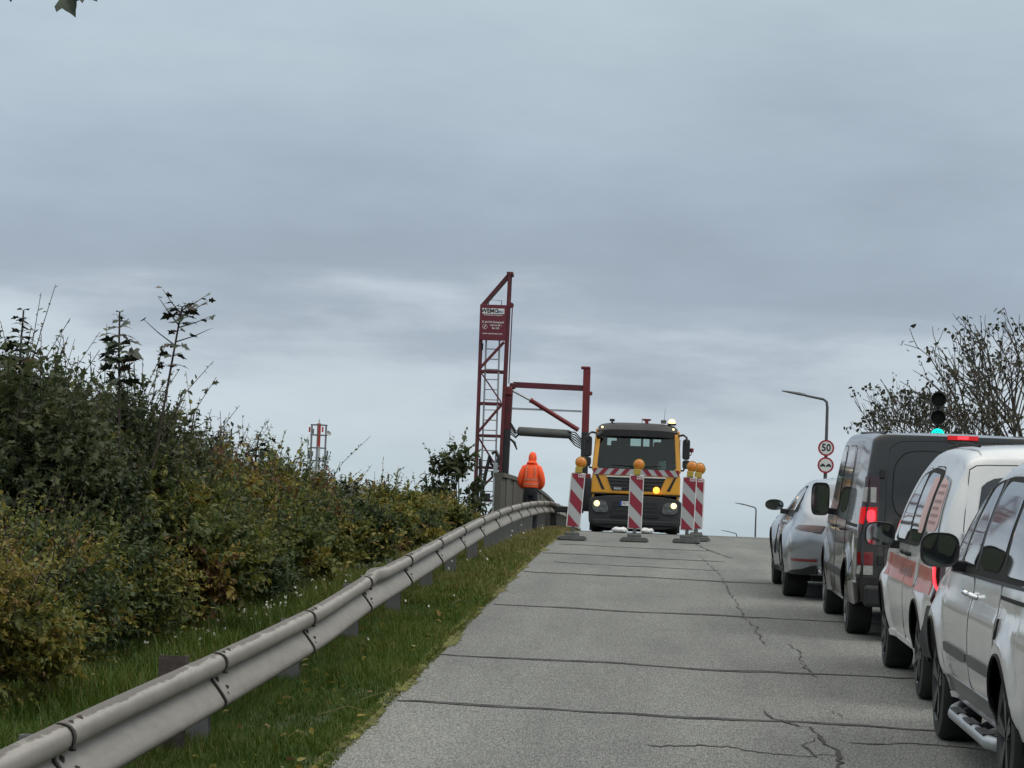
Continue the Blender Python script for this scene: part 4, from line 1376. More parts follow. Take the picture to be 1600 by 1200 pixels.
    mb = MB(); mb.box((-.66, .6, 2.86), (.13, .14, .06)); mb.box((-.66, .6, 2.82), (.05, .06, .06)); mb.build('camera_box', 'black_plastic', root, bevel=.01)
    mb = MB(); mb.box((.22, .6, 2.83), (.09, .1, .12)); mb.prism(chaikin([(.10, 2.92), (.34, 2.92), (.31, 2.865), (.13, 2.865)], 1), (0, .55, 0), (1, 0, 0), (0, 0, 1), (0, .1, 0))
    mb.build('horn', 'red_mast', root)
    mb = MB(); mb.tube([(.10, .6, 2.78), (.10, .6, 2.93)], .008, 5); mb.build('aerial', 'black_plastic', root)
    an = B().box((.65, .6, 2.86), (.14, .16, .09)).build('antenna_base', 'grey_tube', root, bevel=.01)
    B().tube([(.67, .6, 2.9), (.68, .6, 3.22)], [.006, .003], 5).build('antenna', 'black_plastic', an)
    bc = B().box((.86, .6, 2.80), (.22, .2, .05)).build('beacon_base', 'black_plastic', root, bevel=.01)
    B().lathe([(0, 0), (.085, 0), (.085, .05), (.06, .095), (0, .11)], (.86, .6, 2.825), (0, 0, 1), 16).build('beacon_lens', 'beacon_lit', bc, smooth=50)
    B().lathe([(0, 0), (.085, 0), (.075, .02), (0, .035)], (.52, -.04, 1.10), (0, -1, 0), 16).build('flashing_light', 'amber_lit', root, smooth=50)
    # mirrors
    for s in (-1, 1):
        arm = B().tube([(s * 1.02, .25, 2.50), (s * 1.16, .1, 2.52), (s * 1.24, .06, 2.46), (s * 1.25, .05, 2.30)], .028, 8).build('mirror_arm', 'black_plastic', root, smooth=50)
        B().prism(chaikin(rrect(.19, .52, .06, 2, s * 1.24, 2.16), 1), (0, .06, 0), (1, 0, 0), (0, 0, 1), (0, .16, 0)).build('mirror_housing', 'black_plastic', arm, bevel=.03)
        B().prism(chaikin(rrect(.19, .22, .05, 2, s * 1.25, 1.78), 1), (0, .06, 0), (1, 0, 0), (0, 0, 1), (0, .14, 0)).build('mirror_housing', 'black_plastic', arm, bevel=.03)
        B().tube([(s * 1.05, .15, 1.62), (s * 1.18, .1, 1.62), (s * 1.25, .1, 1.75)], .025, 7).build('mirror_arm', 'black_plastic', root, smooth=50)
    mb = MB(); mb.tube([(-.98, .05, 2.38), (-1.0, -.02, 2.44), (-.9, .02, 2.52)], [.05, .07, .05], 8); mb.build('kerb_mirror', 'black_plastic', root, smooth=60)
    mb = MB(); mb.tube([(1.27, .2, 2.02), (1.36, .2, 2.02), (1.38, .2, 2.10)], .015, 6); mb.lathe([(0, -.06), (.05, -.05), (.055, .04), (0, .06)], (1.38, .2, 2.15), (0, 0, 1), 10)
    mb.build('side_lamp', 'red_mast', root, smooth=60)
    # chassis, wheels, flatbed
    for s in (-1, 1):
        B().box((s * .42, 4.2, .78), (.1, 7.8, .26)).build('chassis_rail', 'black_steel', root)
    wm = MB()
    wm.lathe([(.28, -.14), (.45, -.145), (.485, -.11), (.49, 0), (.485, .11), (.45, .145), (.28, .14)], (0, 0, 0), (1, 0, 0), 32)
    wme = wm.mesh('wheel', 40)
    hm = MB(); hm.lathe([(0, .11), (.1, .13), (.12, .04), (.26, .03), (.29, .13)], (0, 0, 0), (1, 0, 0), 24)
    hm.lathe([(0, -.11), (.1, -.13), (.12, -.04), (.26, -.03), (.29, -.13)], (0, 0, 0), (1, 0, 0), 24)
    hme = hm.mesh('rim', 40)
    for y in (1.35, 5.3, 6.65):
        for s in (-1, 1):
            o = link('wheel', wme, 'rubber', root); o.location = (s * .98, y, .49)
            link('rim', hme, 'rim_silver', o)
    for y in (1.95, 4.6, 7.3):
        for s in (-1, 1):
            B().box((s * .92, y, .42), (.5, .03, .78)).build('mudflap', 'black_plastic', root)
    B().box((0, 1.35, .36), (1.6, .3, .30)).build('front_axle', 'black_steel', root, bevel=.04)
    B().box((0, 2.4, .30), (1.5, 1.2, .52)).build('engine_sump', 'black_steel', root, bevel=.06)
    B().box((0, 5.9, .36), (1.6, .9, .4)).build('rear_axle', 'black_steel', root, bevel=.06)
    B().box((0, 5.2, 1.02), (2.3, 6.2, .14)).build('deck', 'black_steel', root, bevel=.01)
    B().box((.35, 5.2, 1.35), (1.3, 5.4, .5)).build('equipment_box', 'black_steel', root, bevel=.03)
    B().box((.2, 2.6, 1.38), (1.7, .7, .56)).build('locker', 'truck_yellow', root, bevel=.02)
build_truck()

# ------------------------------------------------------------------ warning beacons (striped boards with amber lamps)
def build_beacons():
    def make(label):
        root = thing('warning_beacon', label, 'traffic beacon', group='striped warning beacons across the lane')
        mb = MB()
        mb.prism(chaikin([(-.27, 0), (.27, 0), (.27, .05), (.22, .09), (-.22, .09), (-.27, .05)], 1), (0, -.2, 0), (1, 0, 0), (0, 0, 1), (0, .4, 0))
        b = mb.build('base_plate', 'recycled', root, bevel=.015)
        mb = MB(); mb.box((0, 0, .12), (.26, .28, .07)); mb.build('base_block', 'recycled', b, bevel=.02)
        MB().box((0, 0, .22), (.07, .05, .2)).build('foot', 'grey_tube', root, bevel=.01)
        z0, z1, hw = .26, 1.30, .125
        MB().prism(rrect(.275, 1.06, .02, 2, 0, (z0 + z1) / 2), (0, -.022, 0), (1, 0, 0), (0, 0, 1), (0, .05, 0)).build('panel', 'frame_white', root, bevel=.006)
        pan = MB().box((0, -.026, (z0 + z1) / 2), (.245, .006, 1.02)).build('reflector', 'stripe_white', root)
        a, c = z0 + .01, z1 - .01
        for s0, s1 in ((-.13, .11), (.35, .60), (.84, 1.2)):
            s0 += a; s1 += a
            poly = [(-.12, a), (.12, a), (.12, c), (-.12, c)]
            # clip the board to s0 <= x + z <= s1
            def clip(poly, f):
                out = []
                for i in range(len(poly)):
                    p, q = poly[i], poly[(i + 1) % len(poly)]
                    fp, fq = f(p), f(q)
                    if fp >= 0: out.append(p)
                    if fp * fq < 0:
                        t = fp / (fp - fq)
                        out.append((p[0] + (q[0] - p[0]) * t, p[1] + (q[1] - p[1]) * t))
                return out
            poly = clip(poly, lambda p: p[0] + p[1] - s0)
            poly = clip(poly, lambda p: s1 - p[0] - p[1])
            if len(poly) > 2:
                MB().prism(poly, (0, -.029, 0), (1, 0, 0), (0, 0, 1), (0, -.003, 0)).build('red_stripe', 'stripe_red', pan)
        st = MB().box((.055, -.0345, z1 - .045), (.11, .004, .06)).build('sticker', 'frame_white', root)
        mb = MB(); add_text(mb, 'BAS', .055, (.055, -.037, z1 - .045), (1, 0, 0), (0, 0, 1), bold=.002); mb.build('lettering', 'stripe_red', st)
        # lamp: battery case, round lens in a pale ring
        MB().box((0, 0, z1 + .065), (.13, .10, .12)).build('battery_case', 'battery', root, bevel=.012)
        ln = MB(); ln.lathe([(0, -.055), (.06, -.052), (.095, -.03), (.102, 0), (.095, .03), (.06, .052), (0, .055)], (.03, 0, z1 + .215), (0, 1, 0), 28)
        l = ln.build('lamp', 'amber', root, smooth=50)
        rg = MB(); rg.lathe([(.100, -.02), (.112, -.02), (.112, .02), (.100, .02), (.100, -.02)], (.03, 0, z1 + .215), (0, 1, 0), 28)
        rg.build('lens_ring', 'battery', l, smooth=40)
        return root
    a = make('leftmost striped beacon, leaning, at the grass edge left of the truck')
    b = copy_tree(a); b['label'] = 'middle striped beacon standing before the centre of the truck'
    c = copy_tree(a); c['label'] = 'nearest of the right hand striped beacons, overlapping the ones behind it'
    d = copy_tree(a); d['label'] = 'second right hand striped beacon half hidden behind the nearest one'
    e = copy_tree(a); e['label'] = 'farthest right hand striped beacon, only its edge showing'
    for o, x, y, lean, yaw in ((a, -1.245, 52.0, 3.6, 8), (b, -.045, 52.6, .6, 4), (c, .985, 53.2, 1.4, -3), (d, 1.21, 55.6, .6, 12), (e, 1.285, 58.2, .6, 0)):
        o.location = (x, y, rz(y) + .004)
        o.rotation_euler = (0, math.radians(lean), math.radians(yaw))
        for ch in o.children:
            if ch.name.startswith('base_plate'):
                ch.rotation_euler = (0, -math.radians(lean), 0)
            if o is d and ch.name.startswith(('sticker',)):
                pass
build_beacons()

def build_bags():
    for (x, y, w, lab, sd) in ((-.42, 66.6, .42, 'larger white plastic sack lying on the road left of the middle beacon', 1), (.26, 66.8, .34, 'smaller white plastic sack lying on the road right of the middle beacon', 2)):
        rr = random.Random(sd)
        P = []
        for i in range(11):
            t = -1 + 2 * i / 10
            r = (1 - abs(t) ** 3.2) ** .5
            P.append([(x + w / 2 * t, y + .13 * r * math.cos(2 * math.pi * k / 12) * rr.uniform(.8, 1.15), rz(y) + .07 + .07 * r * math.sin(2 * math.pi * k / 12) * rr.uniform(.75, 1.2) + .006) for k in range(12)])
            P[-1].append(P[-1][0])
        mb = MB(); mb.grid(P)
        o = mb.build('sack', 'bag', smooth=70, weld=True)
        tag(o, lab, 'sack')
build_bags()

# ------------------------------------------------------------------ worker
def build_worker():
    x, y = -2.47, 62.0
    root = thing('person', 'worker seen from behind in a hooded orange high visibility jacket and dark trousers', 'person', (x, y, rz(y) + .02))
    # one continuous body grown over a skeleton
    J = {'pel': (0, 0, .95, .15), 'wai': (0, -.01, 1.12, .14), 'che': (0, .0, 1.34, .17), 'nek': (0, .05, 1.52, .065), 'hd0': (0, .09, 1.60, .085), 'hd1': (0, .12, 1.70, .10), 'hd2': (0, .12, 1.79, .06)}
    for s, n in ((-1, 'L'), (1, 'R')):
        J.update({'hip' + n: (s * .10, 0, .90, .10), 'kne' + n: (s * .12, .02, .50, .065), 'ank' + n: (s * .13, -.02, .10, .045), 'toe' + n: (s * .15, .17, .04, .04),
                  'sho' + n: (s * .19, .01, 1.44, .07), 'elb' + n: (s * .27, -.02, 1.16, .05), 'wri' + n: (s * .22, .17, 1.00, .032), 'pal' + n: (s * .19, .25, .97, .035)})
        for k in range(4):
            J['f%d%s' % (k, n)] = (s * (.20 - .02 * k), .31, .975 - .006 * k, .010)
            J['g%d%s' % (k, n)] = (s * (.185 - .02 * k), .345 - .008 * abs(k - 1.5), .945 - .006 * k, .008)
        J['t0' + n] = (s * .16, .27, .99, .012)
        J['t1' + n] = (s * .135, .31, .985, .009)
    E = [('pel', 'wai'), ('wai', 'che'), ('che', 'nek'), ('nek', 'hd0'), ('hd0', 'hd1'), ('hd1', 'hd2')]
    for n in 'LR':
        E += [('pel', 'hip' + n), ('hip' + n, 'kne' + n), ('kne' + n, 'ank' + n), ('ank' + n, 'toe' + n), ('che', 'sho' + n), ('sho' + n, 'elb' + n), ('elb' + n, 'wri' + n), ('wri' + n, 'pal' + n), ('pal' + n, 't0' + n), ('t0' + n, 't1' + n)]
        for k in range(4):
            E += [('pal' + n, 'f%d%s' % (k, n)), ('f%d%s' % (k, n), 'g%d%s' % (k, n))]
    keys = list(J)
    me = bpy.data.meshes.new('body')
    me.from_pydata([J[k][:3] for k in keys], [(keys.index(a), keys.index(b)) for a, b in E], [])
    o = link('body', me, 'skin', root)
    sk = o.modifiers.new('skin', 'SKIN')
    for i, k in enumerate(keys):
        me.skin_vertices[0].data[i].radius = (J[k][3], J[k][3])
        me.skin_vertices[0].data[i].use_root = (k == 'pel')
    sk.use_smooth_shade = True
    ss = o.modifiers.new('sub', 'SUBSURF'); ss.levels = ss.render_levels = 1
    # trousers
    def sections(mb, rows, n=20, fold=0.0, seed=0):
        rr = random.Random(seed)
        ph = [rr.random() * 6 for _ in rows]
        mb.grid([[(cx + rx * math.cos(2 * math.pi * k / n) * (1 + fold * math.sin(3 * 2 * math.pi * k / n + ph[i])), cy + ry * math.sin(2 * math.pi * k / n) * (1 + fold * math.sin(5 * 2 * math.pi * k / n + ph[i] * 2)), z) for k in range(n + 1)] for i, (cx, cy, z, rx, ry) in enumerate(rows)])
    mb = MB()
    sections(mb, [(0, 0, 1.10, .175, .125), (0, -.01, 1.0, .19, .14), (0, -.02, .88, .195, .15), (0, -.01, .80, .19, .13)], fold=.02)
    for s in (-1, 1):
        sections(mb, [(s * .09, -.01, .88, .105, .135), (s * .10, 0, .75, .105, .115), (s * .12, .02, .5, .085, .09), (s * .125, .0, .25, .08, .085), (s * .13, -.01, .08, .085, .095)], 16, .03, 3)
    mb.build('trousers', 'navy', root, smooth=70, weld=True)
    for s in (-1, 1):
        mb = MB()
        sections(mb, [(s * .13, -.01, .16, .06, .07), (s * .135, .0, .08, .06, .09), (s * .14, .05, .03, .06, .15), (s * .14, .05, .0, .06, .15)], 14)
        mb.build('boot', 'leather', root, smooth=70)
    # jacket: torso, sleeves, hood, bands
    mb = MB()
    rows = [(0, -.01, .985, .205, .155), (0, -.01, 1.01, .225, .165), (0, -.01, 1.10, .222, .160), (0, -.005, 1.2, .222, .158), (0, 0, 1.32, .232, .158), (0, .01, 1.41, .235, .145), (0, .02, 1.47, .205, .125), (0, .04, 1.52, .13, .10), (0, .06, 1.56, .09, .09)]
    sections(mb, rows, 28, .025, 5)
    jk = mb.build('jacket', 'orange', root, smooth=70, weld=True)
    for s in (-1, 1):
        mb = MB()
        mb.tube([(s * .13, .02, 1.46), (s * .20, .01, 1.42), (s * .265, -.01, 1.30), (s * .31, -.02, 1.17), (s * .305, .04, 1.08), (s * .26, .12, 1.02), (s * .235, .15, 1.0)],
                [.075, .095, .095, .088, .083, .07, .055], 14)
        mb.build('sleeve', 'orange', jk, smooth=70)
    mb = MB()
    P = []
    for i in range(10):
        a = math.pi * i / 9
        r = math.sin(a) ** .75
        zz = 1.66 - .155 * math.cos(a)
        P.append([(.118 * r * math.cos(2 * math.pi * k / 18), .085 + .03 * (i / 9) + .135 * r * math.sin(2 * math.pi * k / 18), zz) for k in range(19)])
    mb.grid(P)
    mb.lathe([(.10, 0), (.16, .03), (.15, .07), (.105, .10)], (0, .05, 1.495), (0, .2, 1), 18)
    mb.build('hood', 'orange', jk, smooth=70, weld=True)
    for z, dz in ((1.06, .045), (1.165, .045)):
        mb = MB()
        rx, ry = .229, .167
        sections(mb, [(0, -.01, z - dz / 2, rx, ry), (0, -.01, z + dz / 2, rx - .001, ry - .001)], 28, .02, 5)
        mb.build('reflective_band', 'reflective', jk, smooth=70)
    for s in (-1, 1):
        mb = MB()
        L = [(s * .12 - .018, -.168, 1.19), (s * .125 - .018, -.164, 1.32), (s * .12 - .018, -.142, 1.42), (s * .11 - .018, -.11, 1.48)]
        mb.grid([L, [(p[0] + .036, p[1] + .002, p[2]) for p in L]])
        mb.build('brace_band', 'reflective', jk, smooth=70)
    root.rotation_euler = (0, 0, math.radians(-6))
    root.scale = (.82, .88, 1.0)
build_worker()

# ------------------------------------------------------------------ street lamps, signs, traffic light
def lamp(label, x, y, zbase, ztop, reach, drop, head_len, th=1.0):
    root = thing('street_lamp', label, 'street lamp', (x, y, zbase), group='grey street lamps along the right side of the road')
    H = ztop - zbase
    MB().tube([(0, 0, -.3), (0, 0, H * .5), (0, 0, H - drop - .34), (-.03, 0, H - drop - .12), (-.16, 0, H - drop - .02), (-reach, 0, H - .13 * 0 - .12)], [.075 * th, .07 * th, .055 * th, .052 * th, .05 * th, .042 * th], 10).build('pole', 'lamp_grey', root, smooth=50)
    d = Vector((-1, 0, .16)).normalized()
    p = Vector((-reach + .05, 0, H - .13))
    mb = MB()
    P = []
    for t, w, h in ((0, .05, .05), (.06, .10, .07), (.3, .15, .085), (.7, .14, .06), (.95, .08, .035), (1, .02, .015)):
        c = p + d * (head_len * t)
        P.append([(c.x, c.y + w * math.cos(2 * math.pi * k / 12), c.z + h * (math.sin(2 * math.pi * k / 12) if math.sin(2 * math.pi * k / 12) > 0 else .4 * math.sin(2 * math.pi * k / 12))) for k in range(13)])
    mb.grid(P)
    mb.build('lamp_head', 'lamp_grey', root, smooth=50, weld=True)
    return root

def build_street():
    lamp('street lamp nearest the cars, carrying the two round signs', 7.25, 105, rz(105), 9.38, .86, .22, 1.0)
    lamp('smaller street lamp standing beyond the crest of the road', 10.36, 236, 3.2, 9.02, .85, .25, 1.1, 1.1)
    lamp('farthest street lamp with only its head over the road crest', 12.6, 340, 3.2, 8.75, .9, .25, 1.2, 1.2)
    # signs
    for z, kind, lab in ((7.24, 50, 'round 50 speed limit sign with red rim, upper of the pair'), (6.57, 0, 'round no overtaking sign with two cars, lower of the pair')):
        root = thing('road_sign', lab, 'road sign', (7.245, 105 - .12, z))
        MB().lathe([(0, 0), (.315, 0), (.315, .02), (0, .02)], (0, .0, 0), (0, 1, 0), 40).build('sign_rim', 'sign_rim', root, smooth=40)
        fc = MB().lathe([(0, 0), (.245, 0), (.245, -.004), (0, -.004)], (0, 0, 0), (0, 1, 0), 40).build('sign_face', 'sign_white', root, smooth=40)
        MB().box((0, .06, 0), (.06, .1, .5)).build('bracket', 'lamp_grey', root)
        mb = MB()
        if kind == 50:
            add_text(mb, '50', .40, (0, -.007, 0), (.92, 0, 0), (0, 0, 1), bold=.012)
            mb.build('lettering', 'black_print', fc)
        else:
            car = [(-.10, -.05), (.10, -.05), (.10, .0), (.06, .01), (.045, .055), (-.045, .055), (-.06, .01), (-.10, .0)]
            for s, m_ in ((-1, 'sign_rim'), (1, 'black_print')):
                mb = MB()
                mb.prism([(s * .115 + p[0], p[1]) for p in car], (0, -.007, 0), (1, 0, 0), (0, 0, 1), (0, -.003, 0))
                for w in (-.07, .07):
                    mb.box((s * .115 + w, -.008, -.06), (.035, .004, .03))
                mb.build('pictogram', 'black_print', fc)
    # mobile traffic light behind the van
    x, y = 4.61, 42.0
    root = thing('traffic_light', 'mobile traffic light with two dark round lamps and a lit green one', 'traffic light', (x, y, rz(y)))
    h = rz(y)
    MB().tube([(0, .06, 0), (0, .06, 4.75 - h)], .028, 8).build('pole', 'black_steel', root, smooth=50)
    mb = MB(); mb.box((0, .1, .25), (.6, .5, .5)); mb.build('battery_box', 'battery', root, bevel=.02)
    for z, m_ in ((4.73, None), (4.45, None), (4.165, 'green_led')):
        d = MB().lathe([(0, .03), (.115, .03), (.118, 0), (.118, -.10), (.110, -.10), (.108, -.012), (0, -.012)], (0, 0, z - h), (0, 1, 0), 28).build('signal_lamp', 'black_plastic', root, smooth=40)
        MB().box((0, .01, z - h - .14), (.045, .05, .10)).build('neck', 'black_plastic', d)
        if m_:
            mb = MB()
            k = 0
            for r, n in ((0, 1), (.028, 6), (.055, 12), (.082, 18), (.10, 24)):
                for i in range(n):
                    a = 2 * math.pi * i / n
                    mb.lathe([(.0125, 0), (.010, -.012), (0, -.016)], (r * math.cos(a), -.11, z - h + r * math.sin(a)), (0, 1, 0), 6)
            mb.build('green_light', m_, d)
        else:
            MB().lathe([(0, -.03), (.10, -.02)], (0, 0, z - h), (0, 1, 0), 24).build('dark_lens', 'gap', d, smooth=40)
build_street()

# ------------------------------------------------------------------ antenna mast far behind the hedge
def build_antenna():
    b = (-60.0, 500.0, BASE)
    root = thing('antenna_mast', 'distant red and white antenna mast with platforms rising behind the hedge', 'radio mast', b)
    H = 29.6 - BASE
    for (z0, z1, m_, r) in ((0, 14, 'tower_red', .55), (14, 22.0, 'tower_white', .52), (22.0, 25.4, 'tower_white', .40), (25.4, H - .3, 'tower_red', .36)):
        MB().tube([(0, 0, z0), (0, 0, z1)], r, 12).build('shaft', m_, root, smooth=40)
    for a in range(6):
        t = math.pi / 6 + a * math.pi / 3
        MB().tube([(1.55 * math.cos(t), 1.55 * math.sin(t), 20.2), (1.55 * math.cos(t), 1.55 * math.sin(t), H - .5)], .085, 6).build('antenna_pole', 'tower_steel', root)
    for z in (20.4, 22.8, 25.2, 27.6, H - .6):
        mb = MB(); n = 12
        for k in range(n):
            a, c = 2 * math.pi * k / n, 2 * math.pi * (k + 1) / n
            mb.bar((1.55 * math.cos(a), 1.55 * math.sin(a), z), (1.55 * math.cos(c), 1.55 * math.sin(c), z), .13)
        for k in range(3):
            a = k * math.pi / 3
            mb.bar((1.55 * math.cos(a), 1.55 * math.sin(a), z), (-1.55 * math.cos(a), -1.55 * math.sin(a), z), .10)
        mb.build('platform', 'tower_steel', root)
    rr = random.Random(4)
    for k, (a, z) in enumerate([(180, 28.6), (200, 24.2), (170, 23.6), (0, 28.0), (10, 24.3), (350, 23.4), (-60, 28.6), (240, 28.2), (-120, 24), (0, 21.6)]):
        t = math.radians(a)
        MB().box((1.75 * math.cos(t), 1.75 * math.sin(t), z), (.3, .3, .95)).build('panel_antenna', 'tower_steel' if k % 3 else 'tower_red', root)
    MB().lathe([(0, 0), (.35, .1), (.45, .22)], (1.9, -.4, 27.9), (.3, -1, 0), 14).build('dish', 'tower_white', root)
    MB().lathe([(0, 0), (.3, .1), (.38, .2)], (-2.0, -.4, 26.3), (-.3, -1, 0), 14).build('dish', 'tower_white', root)
    mb = MB(); mb.tube([(0, 0, H - .4), (0, 0, H + .5)], .06, 5); mb.tube([(-.25, 0, H + .1), (.25, 0, H + .1)], .04, 4)
    mb.build('lightning_rod', 'tower_steel', root)
build_antenna()

# ------------------------------------------------------------------ trees on the right, far wood, overhanging branch
def grow_tree(name, label, base, h, spread, seed, depth=5, leafn=10, leaf=.10, lean=(0, 0), stems=1, up=.35, r0=.11, group=None, first=.24, bareness=.4):
    rr = random.Random(seed)
    rg = np.random.default_rng(seed)
    root = thing(name, label, 'tree', base, group=group)
    mb = MB()
    tips = []
    def grow(p, d, L, r, k):
        q = p + d * L
        mid = p + d * L * .5 + Vector((rr.gauss(0, .04), rr.gauss(0, .04), rr.gauss(0, .03))) * L
        mb.tube([p, mid, q], [r, r * .85, r * .7], 6 if k < 2 else (4 if k < 4 else 3), False)
        if k >= depth:
            tips.append((q, d)); return
        n = 3 if k < 3 else 2
        if k >= 2: tips.append((mid.lerp(q, .6), d)) if rr.random() < .25 else None
        for i in range(n):
            a = 2 * math.pi * (i + rr.random()) / n
            u = d.orthogonal().normalized(); v = d.cross(u)
            sp = spread * rr.uniform(.5, 1.2) * (1 if i else .55)
            nd = (d + (u * math.cos(a) + v * math.sin(a)) * sp + Vector((0, 0, up * .35))).normalized()
            grow(q if i != 1 else mid.lerp(q, .75), nd, L * rr.uniform(.62, .86), r * (.68 if i else .74), k + 1)
    for s in range(stems):
        d = Vector((lean[0] + (rr.gauss(0, .25) if stems > 1 else 0), lean[1] + (rr.gauss(0, .25) if stems > 1 else 0), 1)).normalized()
        grow(Vector((rr.gauss(0, .15), rr.gauss(0, .15), -.2)), d, h * first, r0, 0)
    # rescale to the wanted height
    zm = max(t[0].z for t in tips)
    k = h / zm
    mb.v = [(v[0] * k, v[1] * k, v[2] * k) for v in mb.v]
    mb.build('trunk', 'bark', root, smooth=60)
    C, T = [], []
    for (q, d) in tips:
        if rr.random() < bareness: continue
        c0 = np.array(q) * k
        n = rr.randint(2, leafn)
        C.append(c0 + rg.normal(size=(n, 3)) * np.array([.11, .11, .10]))
        T.append(np.full(n, rg.uniform(.1, .8)))
    C = np.concatenate(C); T = np.concatenate(T)
    n = len(C)
    V, F, T = leaves(C, rg.normal(size=(n, 3)) + np.array([0, 0, -.5]), rg.normal(size=(n, 3)) + np.array([0, 0, .6]), leaf * rg.uniform(.6, 1.3, n), np.clip(T + rg.normal(0, .1, n), 0, 1))
    link('crown', mesh_from('crown', V, F, T), 'leaf_grey', root)
    return root

def build_trees():
    g = gz(12.5, 88)
    grow_tree('thinning_tree', 'tall half bare tree at the right picture edge above the white minivan', (14.0, 88, g), 11.2 - g, .72, 12, depth=6, stems=2, leafn=5, leaf=.17, r0=.07, bareness=.55, up=.25, lean=(-.12, 0), first=.2)
    g = gz(10.3, 84)
    grow_tree('thinning_tree', 'medium half bare tree right behind the traffic light', (10.5, 84, g), 8.75 - g, .7, 21, depth=5, stems=2, leafn=6, leaf=.15, r0=.045, bareness=.45, up=.3, first=.24)
    g = gz(8.6, 86)
    grow_tree('thinning_tree', 'slender half bare tree leftmost of the right hand trees, over the black van', (8.9, 86, g), 8.6 - g, .6, 33, depth=4, stems=4, leafn=8, leaf=.15, r0=.03, lean=(-.03, 0), bareness=.4, up=.5, first=.27)
    # wooded rise just showing over the crest on the right
    rr = random.Random(6)
    for i, (x, y, h) in enumerate([(10.6, 205, 2.55), (12.5, 207, 3.4), (14.9, 208, 4.1), (17.5, 206, 4.6)]):
        b = (x, y, gz(x, y))
        shrub('far_bush', 'brown bush showing over the road crest, %s from the left' % ORD[i], 'bush', b, h, 1.6, 1.6, shoots=260, per=9, leaf=.3, tint=(.85, .1), seed=400 + i, group='brown bushes beyond the road crest', stems=3, matn='leaf_autumn')
    # the tree at the left whose branch hangs into the top left corner
    b = (-3.69, 9.2, gz(-3.69, 9.2))
    root = thing('overhanging_tree', 'broadleaf branch hanging into the top left corner of the view', 'tree', b)
    z = 3.545 - b[2]
    MB().tube([(0, 0, -.2), (.03, .02, 1.4), (.0, 0, z), (.05, 0, z + 1.3)], [.07, .06, .045, .02], 8).build('trunk', 'bark', root, smooth=60)
    br = MB()
    br.tube([(0, 0, z - .1), (.6, -.1, z + .22), (1.15, -.15, z + .2), (1.62, -.2, z + .13), (1.85, -.2, z + .12)], [.03, .022, .014, .008, .004], 6)
    br.tube([(1.15, -.15, z + .2), (1.35, -.12, z + .3), (1.7, -.1, z + .28)], [.01, .007, .003], 5)
    br.build('branch', 'twig', root, smooth=60)
    r2 = random.Random(12)
    for (p, d, s) in (((1.55, -.2, z + .15), (.45, .1, -.6), .115), ((1.66, -.2, z + .10), (.55, .1, -.85), .125), ((1.72, -.2, z + .12), (.8, .2, -.55), .10), ((1.47, -.2, z + .13), (.2, .1, -.9), .09), ((1.38, -.16, z + .17), (-.1, .2, -1), .09),
                      ((1.2, -.15, z + .2), (.1, .1, -1), .10), ((1.8, -.2, z + .13), (1, .3, -.1), .09), ((1.5, -.12, z + .3), (.5, .3, .4), .1), ((1.0, -.15, z + .2), (.2, .5, -.6), .1), ((.8, -.1, z + .22), (0, .6, .5), .11)):
        put_leaf(root, p, d, (r2.gauss(0, .3) + .25, -1, .35), s * .8, 'sap_leaf')
build_trees()

